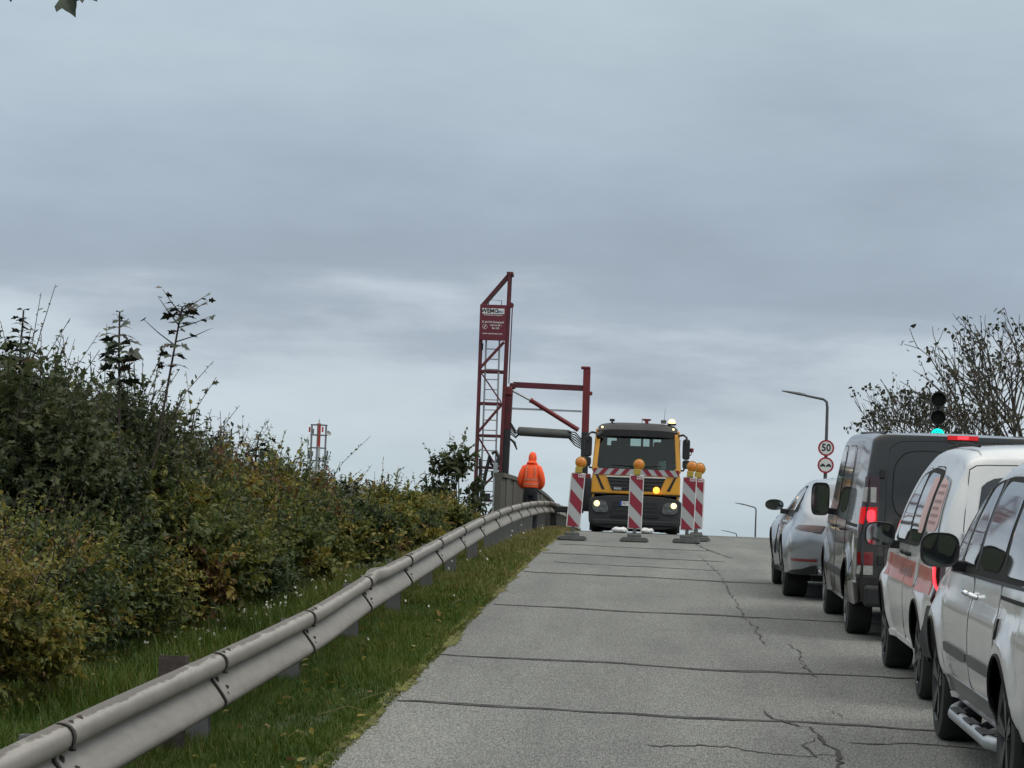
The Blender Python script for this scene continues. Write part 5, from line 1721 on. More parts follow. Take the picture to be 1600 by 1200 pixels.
# ------------------------------------------------------------------ vehicles in the queue
class Body:
    """a car body as one lofted skin: y forward (rear axle at 0), z up, mirrored in x"""
    def __init__(s, **k):
        s.__dict__.update(k)
        s.W = pchip(k['width']); s.zt = pchip(k['top']); s.zb = pchip(k['belt'])
        s.yr = pchip(k['rear']); s.yf = pchip(k['front'])
        s.Yr, s.Yf = k['Yr'], k['Yf']
    def X(s, y, z):
        w = s.W(y)
        if z < s.zm: w -= s.tuck * ((s.zm - z) / (s.zm - s.sill)) ** 2
        zb = s.zb(y)
        if z > s.zm: w -= s.bulge * (min(1, (z - s.zm) / (zb - s.zm))) ** 2
        if z > zb:
            t = (z - zb)
            w -= s.tum * t + s.tum2 * t * t
        for zc, am, wd in s.creases:
            w += am * math.tanh((zc - z) / wd)
        for yw in s.wheels:
            r = math.hypot(y - yw, z - s.zw)
            w += s.flare * smooth01(1 - abs(r - s.R - .03) / s.flw) * (1 if z < zb else 0)
        a = y - s.Yr
        if a < s.rr: w -= s.rr * .85 * (1 - math.sqrt(max(0, 1 - (1 - max(a, 0) / s.rr) ** 2)))
        a = s.Yf - y
        if a < s.rf: w -= s.rf * .8 * (1 - math.sqrt(max(0, 1 - (1 - max(a, 0) / s.rf) ** 2)))
        return max(w, .05)
    def lean(s, p):
        x, y, z = p
        if y < s.Yr + s.dl: y += (s.yr(z)) * smooth01((s.Yr + s.dl - y) / s.dl)
        if y > s.Yf - s.df: y += (s.yf(z)) * smooth01((y - s.Yf + s.df) / s.df)
        return Vector((x, y, z))
    def bottom(s, y):
        b = s.sill
        if y < s.wheels[0] - s.R: b = s.rsill
        for yw in s.wheels:
            d = abs(y - yw)
            if d < s.R: b = max(b, s.zw + math.sqrt(s.R ** 2 - d * d))
        return b
    def ring(s, y):
        zt, zb0 = s.zt(y), s.bottom(y)
        zc = zt - s.rc
        zbl = s.zb(y)
        out = []
        mid = min(zbl, zc - .02) if zbl < zc - .02 else zb0 + .75 * (zc - zb0)
        for i in range(12):
            z = zb0 + (mid - zb0) * i / 12
            out.append((s.X(y, z), y, z))
        for i in range(8):
            z = mid + (zc - mid) * i / 7
            out.append((s.X(y, z), y, z))
        x0 = out[-1][0]
        rx = min(s.rcx, x0 * .6)
        for i in range(1, 6):
            a = math.radians(90 * i / 5)
            out.append((x0 - rx * (1 - math.cos(a)), y, zc + s.rc * math.sin(a)))
        xc = x0 - rx
        cr = s.crown * smooth01((y - s.Yr) / .5) * smooth01((s.Yf - y) / .5)
        for i in range(1, 7):
            t = 1 - i / 6
            out.append((xc * t, y, zt + cr * (1 - t * t)))
        return out
    def stations(s):
        ys = list(np.linspace(s.Yr, s.Yr + s.rr, 8)) + list(np.linspace(s.Yr + s.rr, s.Yf - s.rf, 52)) + list(np.linspace(s.Yf - s.rf, s.Yf, 8))
        for yw in s.wheels:
            ys += [yw - s.R * math.cos(math.pi * k / 18) for k in range(19)] + [yw - s.R - .001, yw + s.R + .001]
        ys = sorted(ys)
        out = [ys[0]]
        for y in ys[1:]:
            if y - out[-1] > .0008: out.append(y)
        return out
    def build(s, m, parent):
        mb = MB()
        ys = s.stations()
        L = []
        for y in ys:
            r = s.ring(y)
            L.append([s.lean(p) for p in r])
        for sg in (-1, 1):
            mb.grid([[(sg * p.x, p.y, p.z) for p in row] for row in L])
        # end caps
        for idx, bul in ((0, -s.rbulge), (-1, .08)):
            row = L[idx]
            P = []
            for p in row[:25]:
                P.append([(p.x * t, p.y + bul * (1 - t * t), p.z) for t in [-1 + k / 8 for k in range(17)]])
            mb.grid(P)
        o = mb.build('body', m, parent, smooth=42, weld=True)
        # dark floor and wheel housings
        mb = MB()
        w = min(s.W(s.wheels[0]), s.W(s.wheels[1])) - .27
        zf = s.sill + .02
        mb.box((0, (s.Yr + s.Yf) / 2, zf + .05), (2 * w, s.Yf - s.Yr - .5, .1))
        mb.box((0, (s.wheels[0] + s.wheels[1]) / 2, zf + .03), (2 * (w + .16), s.wheels[1] - s.wheels[0] - 2 * s.R - .04, .05))
        mb.box((0, s.Yr + .35, s.rsill + .1), (2 * w + .2, .3, .1))
        for yw in s.wheels:
            for sg in (-1, 1):
                xo, xi = sg * (s.W(yw) - .03), sg * (s.W(yw) - .32)
                A = [(yw + (s.R + .015) * math.cos(math.pi * k / 16), s.zw + (s.R + .015) * math.sin(math.pi * k / 16)) for k in range(17)]
                A = [(A[0][0], s.sill)] + A + [(A[-1][0], s.sill)]
                mb.grid([[(xo, a, b) for a, b in A], [(xi, a, b) for a, b in A]])
                mb.add([(xi, a, b) for a, b in A], [tuple(range(len(A)))])
        mb.build('underbody', 'gap', parent)
        return o
    # -- pieces laid on the skin
    def spt(s, y, z, off, sg=-1):
        e = .01
        x = s.X(y, z)
        dxz = (s.X(y, z + e) - s.X(y, z - e)) / (2 * e)
        dxy = (s.X(y + e, z) - s.X(y - e, z)) / (2 * e) if y - e > s.Yr else (s.X(y + e, z) - x) / e
        dxy = max(-6, min(6, dxy))
        n = Vector((1, -dxy, -dxz)).normalized()
        p = s.lean((x, y, z)) + n * off
        return Vector((sg * p.x, p.y, p.z))
    def rpt(s, x, z, off):
        xm = s.X(s.Yr, z)
        p = s.lean((0, s.Yr, z))
        return Vector((x, p.y - s.rbulge * (1 - (x / xm) ** 2) - off, z))
    def tpt(s, x, y, off):
        r = s.ring(y)
        pts = [(abs(p[0]), p[2]) for p in r[12:]]
        pts.sort()
        xs = [p[0] for p in pts]; zs = [p[1] for p in pts]
        z = float(np.interp(abs(x), xs, zs))
        p = s.lean((x, y, z))
        return Vector((p.x, p.y, p.z + off))
    @staticmethod
    def cut(poly, u):
        vs = []
        n = len(poly)
        for i in range(n):
            a, b = poly[i], poly[(i + 1) % n]
            if (a[0] - u) * (b[0] - u) <= 0 and abs(a[0] - b[0]) > 1e-9:
                t = (u - a[0]) / (b[0] - a[0])
                vs.append(a[1] + (b[1] - a[1]) * t)
        return (min(vs), max(vs)) if vs else (poly[0][1], poly[0][1])
    def patch(s, mb, poly, f, nu=16, nv=7, off=.004):
        """polygon in surface coordinates laid over the skin, with a rim down to it"""
        u0, u1 = min(p[0] for p in poly), max(p[0] for p in poly)
        e = (u1 - u0) * 1e-3
        us = [u0 + e + (u1 - u0 - 2 * e) * (.5 - .5 * math.cos(math.pi * i / nu)) for i in range(nu + 1)]
        top, bot = [], []
        for u in us:
            a, b = s.cut(poly, u)
            top.append([f(u, a + (b - a) * j / nv, off) for j in range(nv + 1)])
            bot.append([f(u, a + (b - a) * j / nv, -.004) for j in range(nv + 1)])
        mb.grid(top)
        rim = [top[i][0] for i in range(nu + 1)] + top[-1][1:] + [top[i][-1] for i in range(nu - 1, -1, -1)] + top[0][-2:0:-1]
        rib = [bot[i][0] for i in range(nu + 1)] + bot[-1][1:] + [bot[i][-1] for i in range(nu - 1, -1, -1)] + bot[0][-2:0:-1]
        mb.grid([rim + rim[:1], rib + rib[:1]])
        return mb
    def side(s, name, poly, m, parent, off=.004, nu=16, nv=7, both=True, label=None):
        res = None
        for sg in ((-1, 1) if both else (-1,)):
            mb = MB()
            s.patch(mb, poly, lambda y, z, o: s.spt(y, z, o, sg), nu, nv, off)
            o = mb.build(name, m, parent if not isinstance(parent, dict) else parent[sg], smooth=35)
            if label: o['label'] = label
            if res is None: res = {}
            res[sg] = o
        return res if both else res[-1]
    def rear_piece(s, name, poly, m, parent, off=.004, nu=14, nv=6):
        mb = MB()
        s.patch(mb, poly, s.rpt, nu, nv, off)
        return mb.build(name, m, parent, smooth=35)

def grow(poly, d):
    cx = sum(p[0] for p in poly) / len(poly); cy = sum(p[1] for p in poly) / len(poly)
    wx = max(p[0] for p in poly) - min(p[0] for p in poly); wy = max(p[1] for p in poly) - min(p[1] for p in poly)
    return [(cx + (p[0] - cx) * (1 + 2 * d / wx), cy + (p[1] - cy) * (1 + 2 * d / wy)) for p in poly]

def door(B, poly, paint, root, off=.0035, r=1):
    poly = chaikin(poly, r)
    g = B.side('door_gap', grow(poly, .009), 'gap', root, off=.0012, nu=30, nv=16)
    d = B.side('door', poly, paint, root, off=off, nu=30, nv=16)
    for sg in (-1, 1):
        g[sg].parent = d[sg]
    return d

def wheels(B, root, rad, width, style, tread=None, inset=.02):
    tm = MB()
    tm.lathe([(rad * .62, -width / 2 + .02), (rad * .70, -width / 2), (rad * .93, -width / 2 + .006), (rad * .985, -width / 2 + .03), (rad, -width / 4), (rad, width / 4),
              (rad * .985, width / 2 - .03), (rad * .93, width / 2 - .006), (rad * .70, width / 2), (rad * .62, width / 2 - .02)], (0, 0, 0), (1, 0, 0), 48)
    tme = tm.mesh('wheel', 40)
    rm = MB()
    r = rad * .66
    xo = -width / 2
    rm.lathe([(r, xo + .005), (r * 1.02, xo - .002), (r * .95, xo + .004), (r * .90, xo + .06), (r * .88, width / 2 - .02)], (0, 0, 0), (1, 0, 0), 40)
    rm.lathe([(0, xo + .012), (r * .17, xo + .012), (r * .22, xo + .03), (r * .2, xo + .10)], (0, 0, 0), (1, 0, 0), 20)
    n = style['spokes']
    for i in range(n):
        a = 2 * math.pi * i / n
        for da in ((-.13, .13) if style.get('double') else (0,)):
            p = (xo + .022, r * .15 * math.cos(a), r * .15 * math.sin(a)); q = (xo + .012, r * .95 * math.cos(a + da), r * .95 * math.sin(a + da))
            rm.bar(p, q, style.get('w', .03), .03, up=(1, 0, 0))
    rme = rm.mesh('rim', 40)
    dm = MB(); dm.lathe([(0, xo + .085), (r * .88, xo + .085)], (0, 0, 0), (1, 0, 0), 32)
    dme = dm.mesh('brake_disc')
    for yw in B.wheels:
        for sg in (-1, 1):
            o = link('wheel', tme, 'rubber', root)
            o.location = (sg * (B.W(yw) - inset - width / 2), yw, rad - .004)
            o.rotation_euler = (random.uniform(0, 6), 0, 0 if sg < 0 else math.pi)
            link('rim', rme, style['m'], o)
            link('brake_disc', dme, 'gap', o)
    # dark arch edge
    for yw in B.wheels:
        for sg in (-1, 1):
            mb = MB()
            A = [math.pi * k / 20 for k in range(21)]
            lip = [(yw + (B.R) * math.cos(a), max(B.sill, B.zw + B.R * math.sin(a))) for a in A]
            P = [B.spt(y, z + .001, .003, sg) for y, z in lip]
            mb.tube(P, .009, 6)
            mb.build('arch_lip', style.get('lip', 'gap'), root, smooth=60)

def wing_mirror(B, root, y, z, w, h, d, reach, paint, sides=(-1, 1), base_z=None, shape=2.6, drop=0.0):
    for sg in sides:
        x0 = B.X(y + .12, base_z or z)
        cx = sg * (x0 + reach + w / 2)
        mb = MB()
        P = []
        for t, sc in ((0, 1.0), (.12, 1.03), (.45, .98), (.75, .82), (.93, .55), (1, .2)):
            row = []
            for k in range(25):
                a = 2 * math.pi * k / 24
                c, s_ = math.cos(a), math.sin(a)
                ex = math.copysign(abs(c) ** (2 / shape), c); ez = math.copysign(abs(s_) ** (2 / shape), s_)
                row.append((cx + sg * drop * 0 + ex * w / 2 * sc, y + d * t, z + ez * h / 2 * sc))
            P.append(row)
        mb.grid(P)
        # inward rim round the glass
        rim = [[(cx + (p[0] - cx) * k, y + e, z + (p[2] - z) * k) for p in P[0]] for k, e in ((1, 0), (.90, .004), (.88, .012))]
        mb.grid(rim)
        o = mb.build('wing_mirror', paint, root, smooth=50)
        g = MB()
        g.add([(cx + (p[0] - cx) * .885, y + .010, z + (p[2] - z) * .885) for p in P[0][:-1]], [tuple(range(24))])
        g.build('mirror_glass', 'mirror', o)
        zb = (base_z or z)
        MB().prism(chaikin([(-.03, -.035), (.06, -.035), (.05, .03), (-.02, .03)], 1), (cx - sg * w * .35, y + .04, zb - .0), (0, 1, 0), (0, 0, 1), (-sg * (reach + w * .30 + .06), .04, -.01)).build('mirror_arm', 'black_plastic', o)

def handle(B, root_by_side, y, z, L, m, off=.012, h=.03):
    for sg in (-1, 1):
        par = root_by_side[sg] if isinstance(root_by_side, dict) else root_by_side
        P = [B.spt(y - L / 2, z, .004, sg), B.spt(y - L * .42, z + .003, off + .022, sg), B.spt(y, z + .006, off + .03, sg), B.spt(y + L * .42, z + .004, off + .022, sg), B.spt(y + L / 2, z, .004, sg)]
        mb = MB(); mb.tube(P, [.010, .013, .014, .013, .010], 8)
        mb.v = [(v[0], v[1], z + (v[2] - z) * (h / .028)) for v in mb.v]
        mb.build('handle', m, par, smooth=60)

def flat_pts(p, q, n):
    return [(p[0] + (q[0] - p[0]) * i / n, p[1] + (q[1] - p[1]) * i / n) for i in range(n + 1)]

# --- the dark van -----------------------------------------------------------
def build_van():
    y0 = 26.1
    root = thing('delivery_van', 'black panel van with lit brake lights standing ahead of the orange striped white van', 'van', (2.03 + .96, y0, rz(y0)), (math.atan(slope(y0 + 1)), 0, 0))
    B = Body(Yr=-1.0, Yf=4.05, wheels=(0, 3.1), zw=.335, R=.385, sill=.28, rsill=.36, zm=.80, tuck=.05, bulge=.012, tum=.08, tum2=.06, creases=[(.62, .010, .05), (1.08, .006, .04)],
             flare=.03, flw=.14, rr=.06, rf=.5, rc=.08, rcx=.10, crown=.02, rbulge=.03, dl=.6, df=.9,
             width=[(-1, .945), (0, .955), (2, .955), (3.1, .95), (4.05, .86)], top=[(-1, 1.915), (0, 1.93), (1.9, 1.93), (2.3, 1.87), (3.05, 1.20), (3.3, 1.12), (3.9, 1.0), (4.05, .85)],
             belt=[(-1, 1.10), (4.05, 1.05)], rear=[(.3, -.02), (.6, -.03), (1.1, .0), (1.5, .03), (1.95, .10)], front=[(.3, -.05), (.6, .0), (1.0, -.12), (1.2, -.2)])
    b = B.build('paint_black', root)
    P = 'paint_black'
    sl = door(B, [(.50, .34), (1.66, .34), (1.66, 1.80), (.50, 1.80)], P, root)
    fd = door(B, [(1.71, .34), (2.55, .34), (2.78, .70), (2.78, 1.10), (2.30, 1.80), (1.71, 1.80)], P, root)
    B.side('side_window', chaikin([(1.76, 1.12), (2.66, 1.10), (2.26, 1.75), (1.76, 1.76)], 1), 'car_glass', fd, off=.008)
    B.side('side_window', chaikin([(.58, 1.14), (1.60, 1.13), (1.60, 1.76), (.58, 1.77)], 2), 'car_glass', sl, off=.008)
    B.side('side_panel', chaikin([(-.75, 1.16), (.40, 1.16), (.40, 1.74), (-.75, 1.74)], 1), P, root, off=-.002)
    handle(B, fd, 1.82, .98, .2, 'black_plastic')
    handle(B, sl, .64, .98, .2, 'black_plastic')
    B.side('slide_rail', [(-.72, 1.035), (.46, 1.035), (.46, 1.065), (-.72, 1.065)], 'gap', root, off=.003)
    B.side('side_moulding', [(.46, .50), (2.5, .50), (2.5, .58), (.46, .58)], 'black_plastic', root, off=.012)
    B.side('fuel_flap', chaikin([(-.45, .82), (-.25, .82), (-.25, 1.0), (-.45, 1.0)], 1), P, root, off=.003, nu=6, nv=4)
    # rear: two doors, lamps on the corner posts, bumper
    for s in (-1, 1):
        poly = chaikin([(s * .006, .52), (s * .70, .52), (s * .70, 1.18), (s * .68, 1.85), (s * .006, 1.87)], 1)
        g = B.rear_piece('door_gap', grow(poly, .006), 'gap', root, off=.001)
        d = B.rear_piece('rear_door', poly, P, root, off=.006)
        g.parent = d
        pp = chaikin([(s * .06, 1.12), (s * .64, 1.12), (s * .62, 1.76), (s * .06, 1.77)], 2)
        B.rear_piece('door_panel_seam', grow(pp, .010), 'gap', d, off=.0065)
        B.rear_piece('door_panel', pp, P, d, off=.009)
        pq = chaikin([(s * .06, .60), (s * .64, .60), (s * .66, .98), (s * .06, 1.0)], 1)
        B.rear_piece('door_panel_seam', grow(pq, .006), 'gap', d, off=.0065)
        B.rear_piece('door_panel', pq, P, d, off=.0085)
        for z in (.75, 1.55):
            p = B.rpt(s * .735, z, .02)
            MB().box(p, (.05, .035, .09)).build('hinge', 'black_plastic', d, bevel=.008)
    # tail lamps wrap the rear corner
    def corner(z0, z1, m, par, off, y1=.05, xin=.72, name='tail_light', z1b=None, sides=(-1, 1)):
        out = {}
        for s in sides:
            mb = MB()
            B.patch(mb, [(B.Yr + .005, z0), (B.Yr + y1, z0 + .01), (B.Yr + y1, z1 - .01), (B.Yr + .005, z1)], lambda y, z, o: B.spt(y, z, o, s), 8, 8, off)
            xs = B.X(B.Yr, (z0 + z1) / 2) - .004
            B.patch(mb, [(s * xin, z0), (s * xs, z0), (s * xs, z1), (s * xin, z1)], B.rpt, 6, 8, off)
            out[s] = mb.build(name, m, par if not isinstance(par, dict) else par[s], smooth=35)
        return out
    t = corner(.99, 1.52, 'dark_red_lens', root, .012, .07, .755)
    corner(1.28, 1.42, 'white_lens', t, .017, .04, .785, 'reversing_lens')
    lamp_ = corner(1.075, 1.235, 'red_led', t, .017, .05, .775, 'brake_light')
    for s in (-1, 1):
        mb = MB()
        B.patch(mb, chaikin([(s * .79, 1.10), (s * .865, 1.10), (s * .865, 1.21), (s * .79, 1.21)], 2), B.rpt, 8, 6, .020)
        mb.build('bulb', 'red_led_hot', lamp_[s], smooth=40)
    lo = corner(.58, .95, 'truck_dark', root, .006, .07, .755, 'lamp_surround')
    corner(.70, .82, 'red_lens', lo, .012, .03, .80, 'reflector')
    corner(.61, .695, 'white_lens', lo, .012, .03, .80, 'fog_lens')
    mb = MB(); B.patch(mb, [(-.14, 1.885), (.14, 1.885), (.14, 1.925), (-.14, 1.925)], B.rpt, 8, 3, .03)
    hb = mb.build('high_brake_light', 'red_led', root, smooth=35)
    mb = MB(); B.patch(mb, [(-.05, 1.892), (.05, 1.892), (.05, 1.918), (-.05, 1.918)], B.rpt, 6, 3, .034)
    mb.build('bulb', 'red_led_hot', hb, smooth=35)
    # bumper
    mb = MB()
    B.patch(mb, chaikin([(B.Yr + .01, .33), (-.44, .33), (-.40, .52), (B.Yr + .01, .56)], 1), lambda y, z, o: B.spt(y, z, o, -1), 12, 5, .03)
    mb.build('bumper_corner', P, root, smooth=40)
    mb = MB()
    B.patch(mb, chaikin([(B.Yr + .01, .33), (-.44, .33), (-.40, .52), (B.Yr + .01, .56)], 1), lambda y, z, o: B.spt(y, z, o, 1), 12, 5, .03)
    mb.build('bumper_corner', P, root, smooth=40)
    zb = B.rpt(0, .44, 0).y
    bp = MB().box((0, zb - .05, .42), (1.76, .16, .20)).build('rear_bumper', 'black_plastic', root, bevel=.035, segs=3)
    MB().box((-.52, zb - .135, .47), (.16, .012, .045)).build('reflector', 'red_lens', bp)
    pl = MB().box((0, B.rpt(0, .74, .02).y, .74), (.52, .012, .11)).build('number_plate', 'plate', root)
    # red sticker and plate lamp bar
    MB().box((0, B.rpt(0, 1.03, .02).y, 1.03), (.5, .035, .05)).build('door_handle', 'black_plastic', root, bevel=.01)
    # white flash of a sticker low on the flank
    B.side('sticker', [(-.62, .80), (-.50, .70), (-.40, .86), (-.52, .98)], 'white_print', root, off=.003, nu=8, nv=4, both=False)
    wheels(B, root, .335, .235, dict(spokes=5, double=True, m='rim_silver', w=.026), inset=.0)
    wing_mirror(B, root, 2.42, 1.24, .19, .34, .14, .05, 'black_plastic', shape=4.2, base_z=1.12)
    # windscreen and roof bits
    mb = MB()
    B.patch(mb, [(-.72, 2.38), (.72, 2.38), (.80, 2.98), (-.80, 2.98)], lambda x, y, o: B.tpt(x, y, o), 14, 8, .006)
    mb.build('windscreen', 'car_glass', root, smooth=35)
    for s in (-1, 1):
        MB().tube([(s * .70, -.8, 1.932), (s * .70, 1.9, 1.944)], .014, 6).build('roof_channel', 'black_plastic', root)
build_van()

# --- the white small van with the orange stripe --------------------------------
def build_caddy():
    y0 = 19.3
    root = thing('small_van', 'white small van with an orange stripe along its side and dark grey rear bumper', 'van', (2.03 + .92, y0, rz(y0)), (math.atan(slope(y0 + 1)), 0, 0))
    B = Body(Yr=-.86, Yf=3.64, wheels=(0, 2.755), zw=.33, R=.37, sill=.29, rsill=.33, zm=.72, tuck=.05, bulge=.02, tum=.12, tum2=.30, creases=[(.80, .012, .035), (.40, -.006, .03)],
             flare=.028, flw=.12, rr=.08, rf=.55, rc=.09, rcx=.14, crown=.03, rbulge=.04, dl=.7, df=.9,
             width=[(-.86, .905), (0, .925), (1.4, .92), (2.755, .915), (3.64, .82)], top=[(-.86, 1.72), (-.5, 1.775), (.5, 1.80), (1.35, 1.77), (1.75, 1.66), (2.45, 1.16), (2.75, 1.05), (3.4, .92), (3.64, .75)],
             belt=[(-.86, 1.08), (1.0, 1.06), (3.64, .98)], rear=[(.3, .02), (.6, -.01), (1.0, .0), (1.4, .035), (1.75, .10)], front=[(.3, -.05), (.6, .0), (1.0, -.12), (1.2, -.2)])
    P = 'paint_white'
    B.build(P, root)
    sd = door(B, [(-.02 + .42, .36), (1.10, .33), (1.10, 1.64), (.20, 1.64), (.20, .95), (.40, .72)], P, root)
    fd = door(B, [(1.14, .33), (2.10, .33), (2.36, .72), (2.36, 1.06), (1.92, 1.36), (1.56, 1.60), (1.14, 1.64)], P, root)
    fr = B.side('window_frame', chaikin([(.20, 1.06), (2.34, 1.04), (1.86, 1.40), (1.58, 1.585), (.9, 1.64), (.16, 1.62)], 1), 'gap', root, off=.006, nu=30)
    B.side('side_window', chaikin([(1.20, 1.085), (2.10, 1.075), (1.80, 1.37), (1.54, 1.555), (1.20, 1.60)], 1), 'car_glass', fr, off=.010)
    B.side('quarter_window', chaikin([(2.12, 1.075), (2.28, 1.07), (1.98, 1.27), (1.92, 1.29)], 1), 'car_glass', fr, off=.010, nu=8, nv=4)
    B.side('side_window', chaikin([(.26, 1.10), (1.08, 1.09), (1.08, 1.60), (.24, 1.585)], 1), 'car_glass', fr, off=.010)
    st = B.side('window_sticker', chaikin([(.26, 1.16), (.62, 1.16), (.62, 1.575), (.26, 1.565)], 1), 'livery_pink', root, off=.0125, both=True)
    # rear quarter behind the sliding door: a second glass covered by the pale orange lettering
    q = B.side('rear_quarter_window', chaikin([(-.60, 1.12), (.13, 1.10), (.13, 1.60), (-.42, 1.56)], 1), 'car_glass', root, off=.007)
    q2 = B.side('window_sticker', chaikin([(-.50, 1.20), (.09, 1.18), (.09, 1.58), (-.36, 1.53)], 1), 'livery_pink', q, off=.010)
    # printed lines on the sticker
    for k, (z, w) in enumerate(((1.50, .34), (1.45, .36), (1.39, .40), (1.34, .34), (1.29, .42), (1.24, .38))):
        B.side('printed_line', [(.04 - w, z), (.04, z), (.04, z + .022), (.04 - w, z + .022)], 'livery_text', q, off=.0115, nu=8, nv=1)
    # the orange stripe over doors and rear wing
    for a, b in ((-.60, .18), (.42, 1.095), (1.145, 2.33)):
        B.side('orange_stripe', [(a, .765), (b, .765), (b, .945), (a, .945)], 'stripe_orange', root, off=.0065, nu=14, nv=5)
    B.side('orange_stripe', [(2.40, .765), (2.62, .765), (2.62, .945), (2.40, .945)], 'stripe_orange', root, off=.0045, nu=6, nv=5)
    # lettering along the stripe
    vs, fs = text_geo('Dr. Leemann-Stift', .13, bold=.003)
    mb = MB()
    pts = [B.spt(1.1 - v[0], .86 + v[1], .0085, -1) for v in vs]
    mb.add(pts, fs)
    mb.build('lettering', 'livery_text', root)
    handle(B, fd, 1.27, .985, .19, 'black_plastic', h=.04)
    handle(B, sd, .98, .985, .19, 'black_plastic', h=.04)
    B.side('slide_rail', [(-.62, .985), (.20, .985), (.20, 1.005), (-.62, 1.005)], 'gap', root, off=.002)
    B.side('sill_moulding', [(.40, .295), (2.36, .295), (2.36, .34), (.40, .34)], P, root, off=.008)
    # rear end: doors, window, lamps, dark bumper
    for s in (-1, 1):
        poly = chaikin([(s * .006, .50), (s * .66, .50), (s * .675, 1.13), (s * .735, 1.20), (s * .70, 1.665), (s * .006, 1.68)], 1, .92)
        g = B.rear_piece('door_gap', grow(poly, .007), 'gap', root, off=.001)
        d = B.rear_piece('rear_door', poly, P, root, off=.005)
        g.parent = d
        B.rear_piece('rear_window', chaikin([(s * .05, 1.05), (s * .655, 1.05), (s * .63, 1.585), (s * .05, 1.60)], 2, .86), 'car_glass', d, off=.010)
        B.rear_piece('orange_stripe', [(s * .012, .80), (s * .665, .80), (s * .66, .98), (s * .012, .98)], 'stripe_orange', d, off=.0075)
        for z in (.72, 1.10):
            MB().box(B.rpt(s * (.70 if z < 1 else .725), z + (.07 if z > 1 else 0), .016), (.045, .03, .075)).build('hinge', 'alu', d, bevel=.008)
    for s in (-1, 1):
        def both(mb, ps, pr, off, nu=8, nv=8):
            B.patch(mb, ps, lambda y, z, o: B.spt(y, z, o, s), nu, nv, off)
            B.patch(mb, [(s * p[0], p[1]) for p in pr], B.rpt, 6, 8, off)
            return mb
        # tall lamp on the corner post
        t = both(MB(), [(B.Yr + .006, .70), (B.Yr + .12, .74), (B.Yr + .20, .98), (B.Yr + .10, 1.10), (B.Yr + .006, 1.13)], [(.69, .74), (.72, .70), (.735, 1.13), (.70, 1.12)], .012).build('tail_light', 'dark_red_lens', root, smooth=35)
        both(MB(), [(B.Yr + .006, 1.0), (B.Yr + .07, 1.02), (B.Yr + .06, 1.10), (B.Yr + .006, 1.12)], [(.70, 1.0), (.73, 1.0), (.73, 1.12), (.70, 1.11)], .016).build('upper_lens', 'red_lens', t, smooth=35)
        mb = MB()
        pts = [B.spt(B.Yr + .15, .965, .016, s), B.spt(B.Yr + .11, .91, .017, s), B.spt(B.Yr + .06, .85, .018, s), B.spt(B.Yr + .015, .80, .018, s)]
        mb.tube(pts, .0105, 6)
        mb.build('light_bar', 'red_led_hot', t, smooth=60)
        mb = MB()
        pts = [B.spt(B.Yr + .05, 1.08, .018, s), B.spt(B.Yr + .03, 1.0, .018, s)]
        mb.tube(pts, .008, 6)
        mb.build('light_bar', 'red_led', t, smooth=60)
    mb = MB()
    for s in (-1, 1):
        B.patch(mb, [(B.Yr + .006, .335), (-.40, .335), (-.385, .44), (-.44, .54), (-.56, .62), (-.68, .70), (B.Yr + .006, .70)], lambda y, z, o: B.spt(y, z, o, s), 14, 6, .022)
    xs = B.X(B.Yr, .5)
    B.patch(mb, [(-xs, .335), (xs, .335), (xs, .69), (.66, .69), (.64, .50), (-.64, .50), (-.66, .69), (-xs, .69)], B.rpt, 24, 6, .030)
    mb.box((0, B.rpt(0, .44, .03).y, .45), (1.5, .10, .16))
    mb.build('rear_bumper', 'bumper_grey', root, smooth=40)
    MB().box((0, B.rpt(0, .68, .012).y, .68), (.52, .012, .11)).build('number_plate', 'plate', root)
    wheels(B, root, .33, .225, dict(spokes=7, m='rim_dark', w=.05), inset=.0)
    wing_mirror(B, root, 1.86, 1.10, .235, .19, .12, .045, 'black_plastic', shape=3.4, base_z=1.03)
    mb = MB()
    B.patch(mb, [(-.62, 1.80), (.62, 1.80), (.74, 2.42), (-.74, 2.42)], lambda x, y, o: B.tpt(x, y, o), 14, 8, .006)
    mb.build('windscreen', 'car_glass', root, smooth=35)
    for s in (-1, 1):
        MB().tube([(s * .60, -.5, 1.80), (s * .61, .4, 1.825), (s * .60, 1.3, 1.79)], .010, 6).build('roof_groove', 'gap', root)
    mb = MB(); mb.prism(chaikin([(0, 0), (.10, 0), (.02, .07), (0, .075)], 1), (-.008, -.35, 1.80), (0, 1, 0), (0, 0, 1), (.016, 0, 0))
    mb.build('aerial_fin', P, root)
    # red glow strip at the front wing: the indicator repeater
build_caddy()

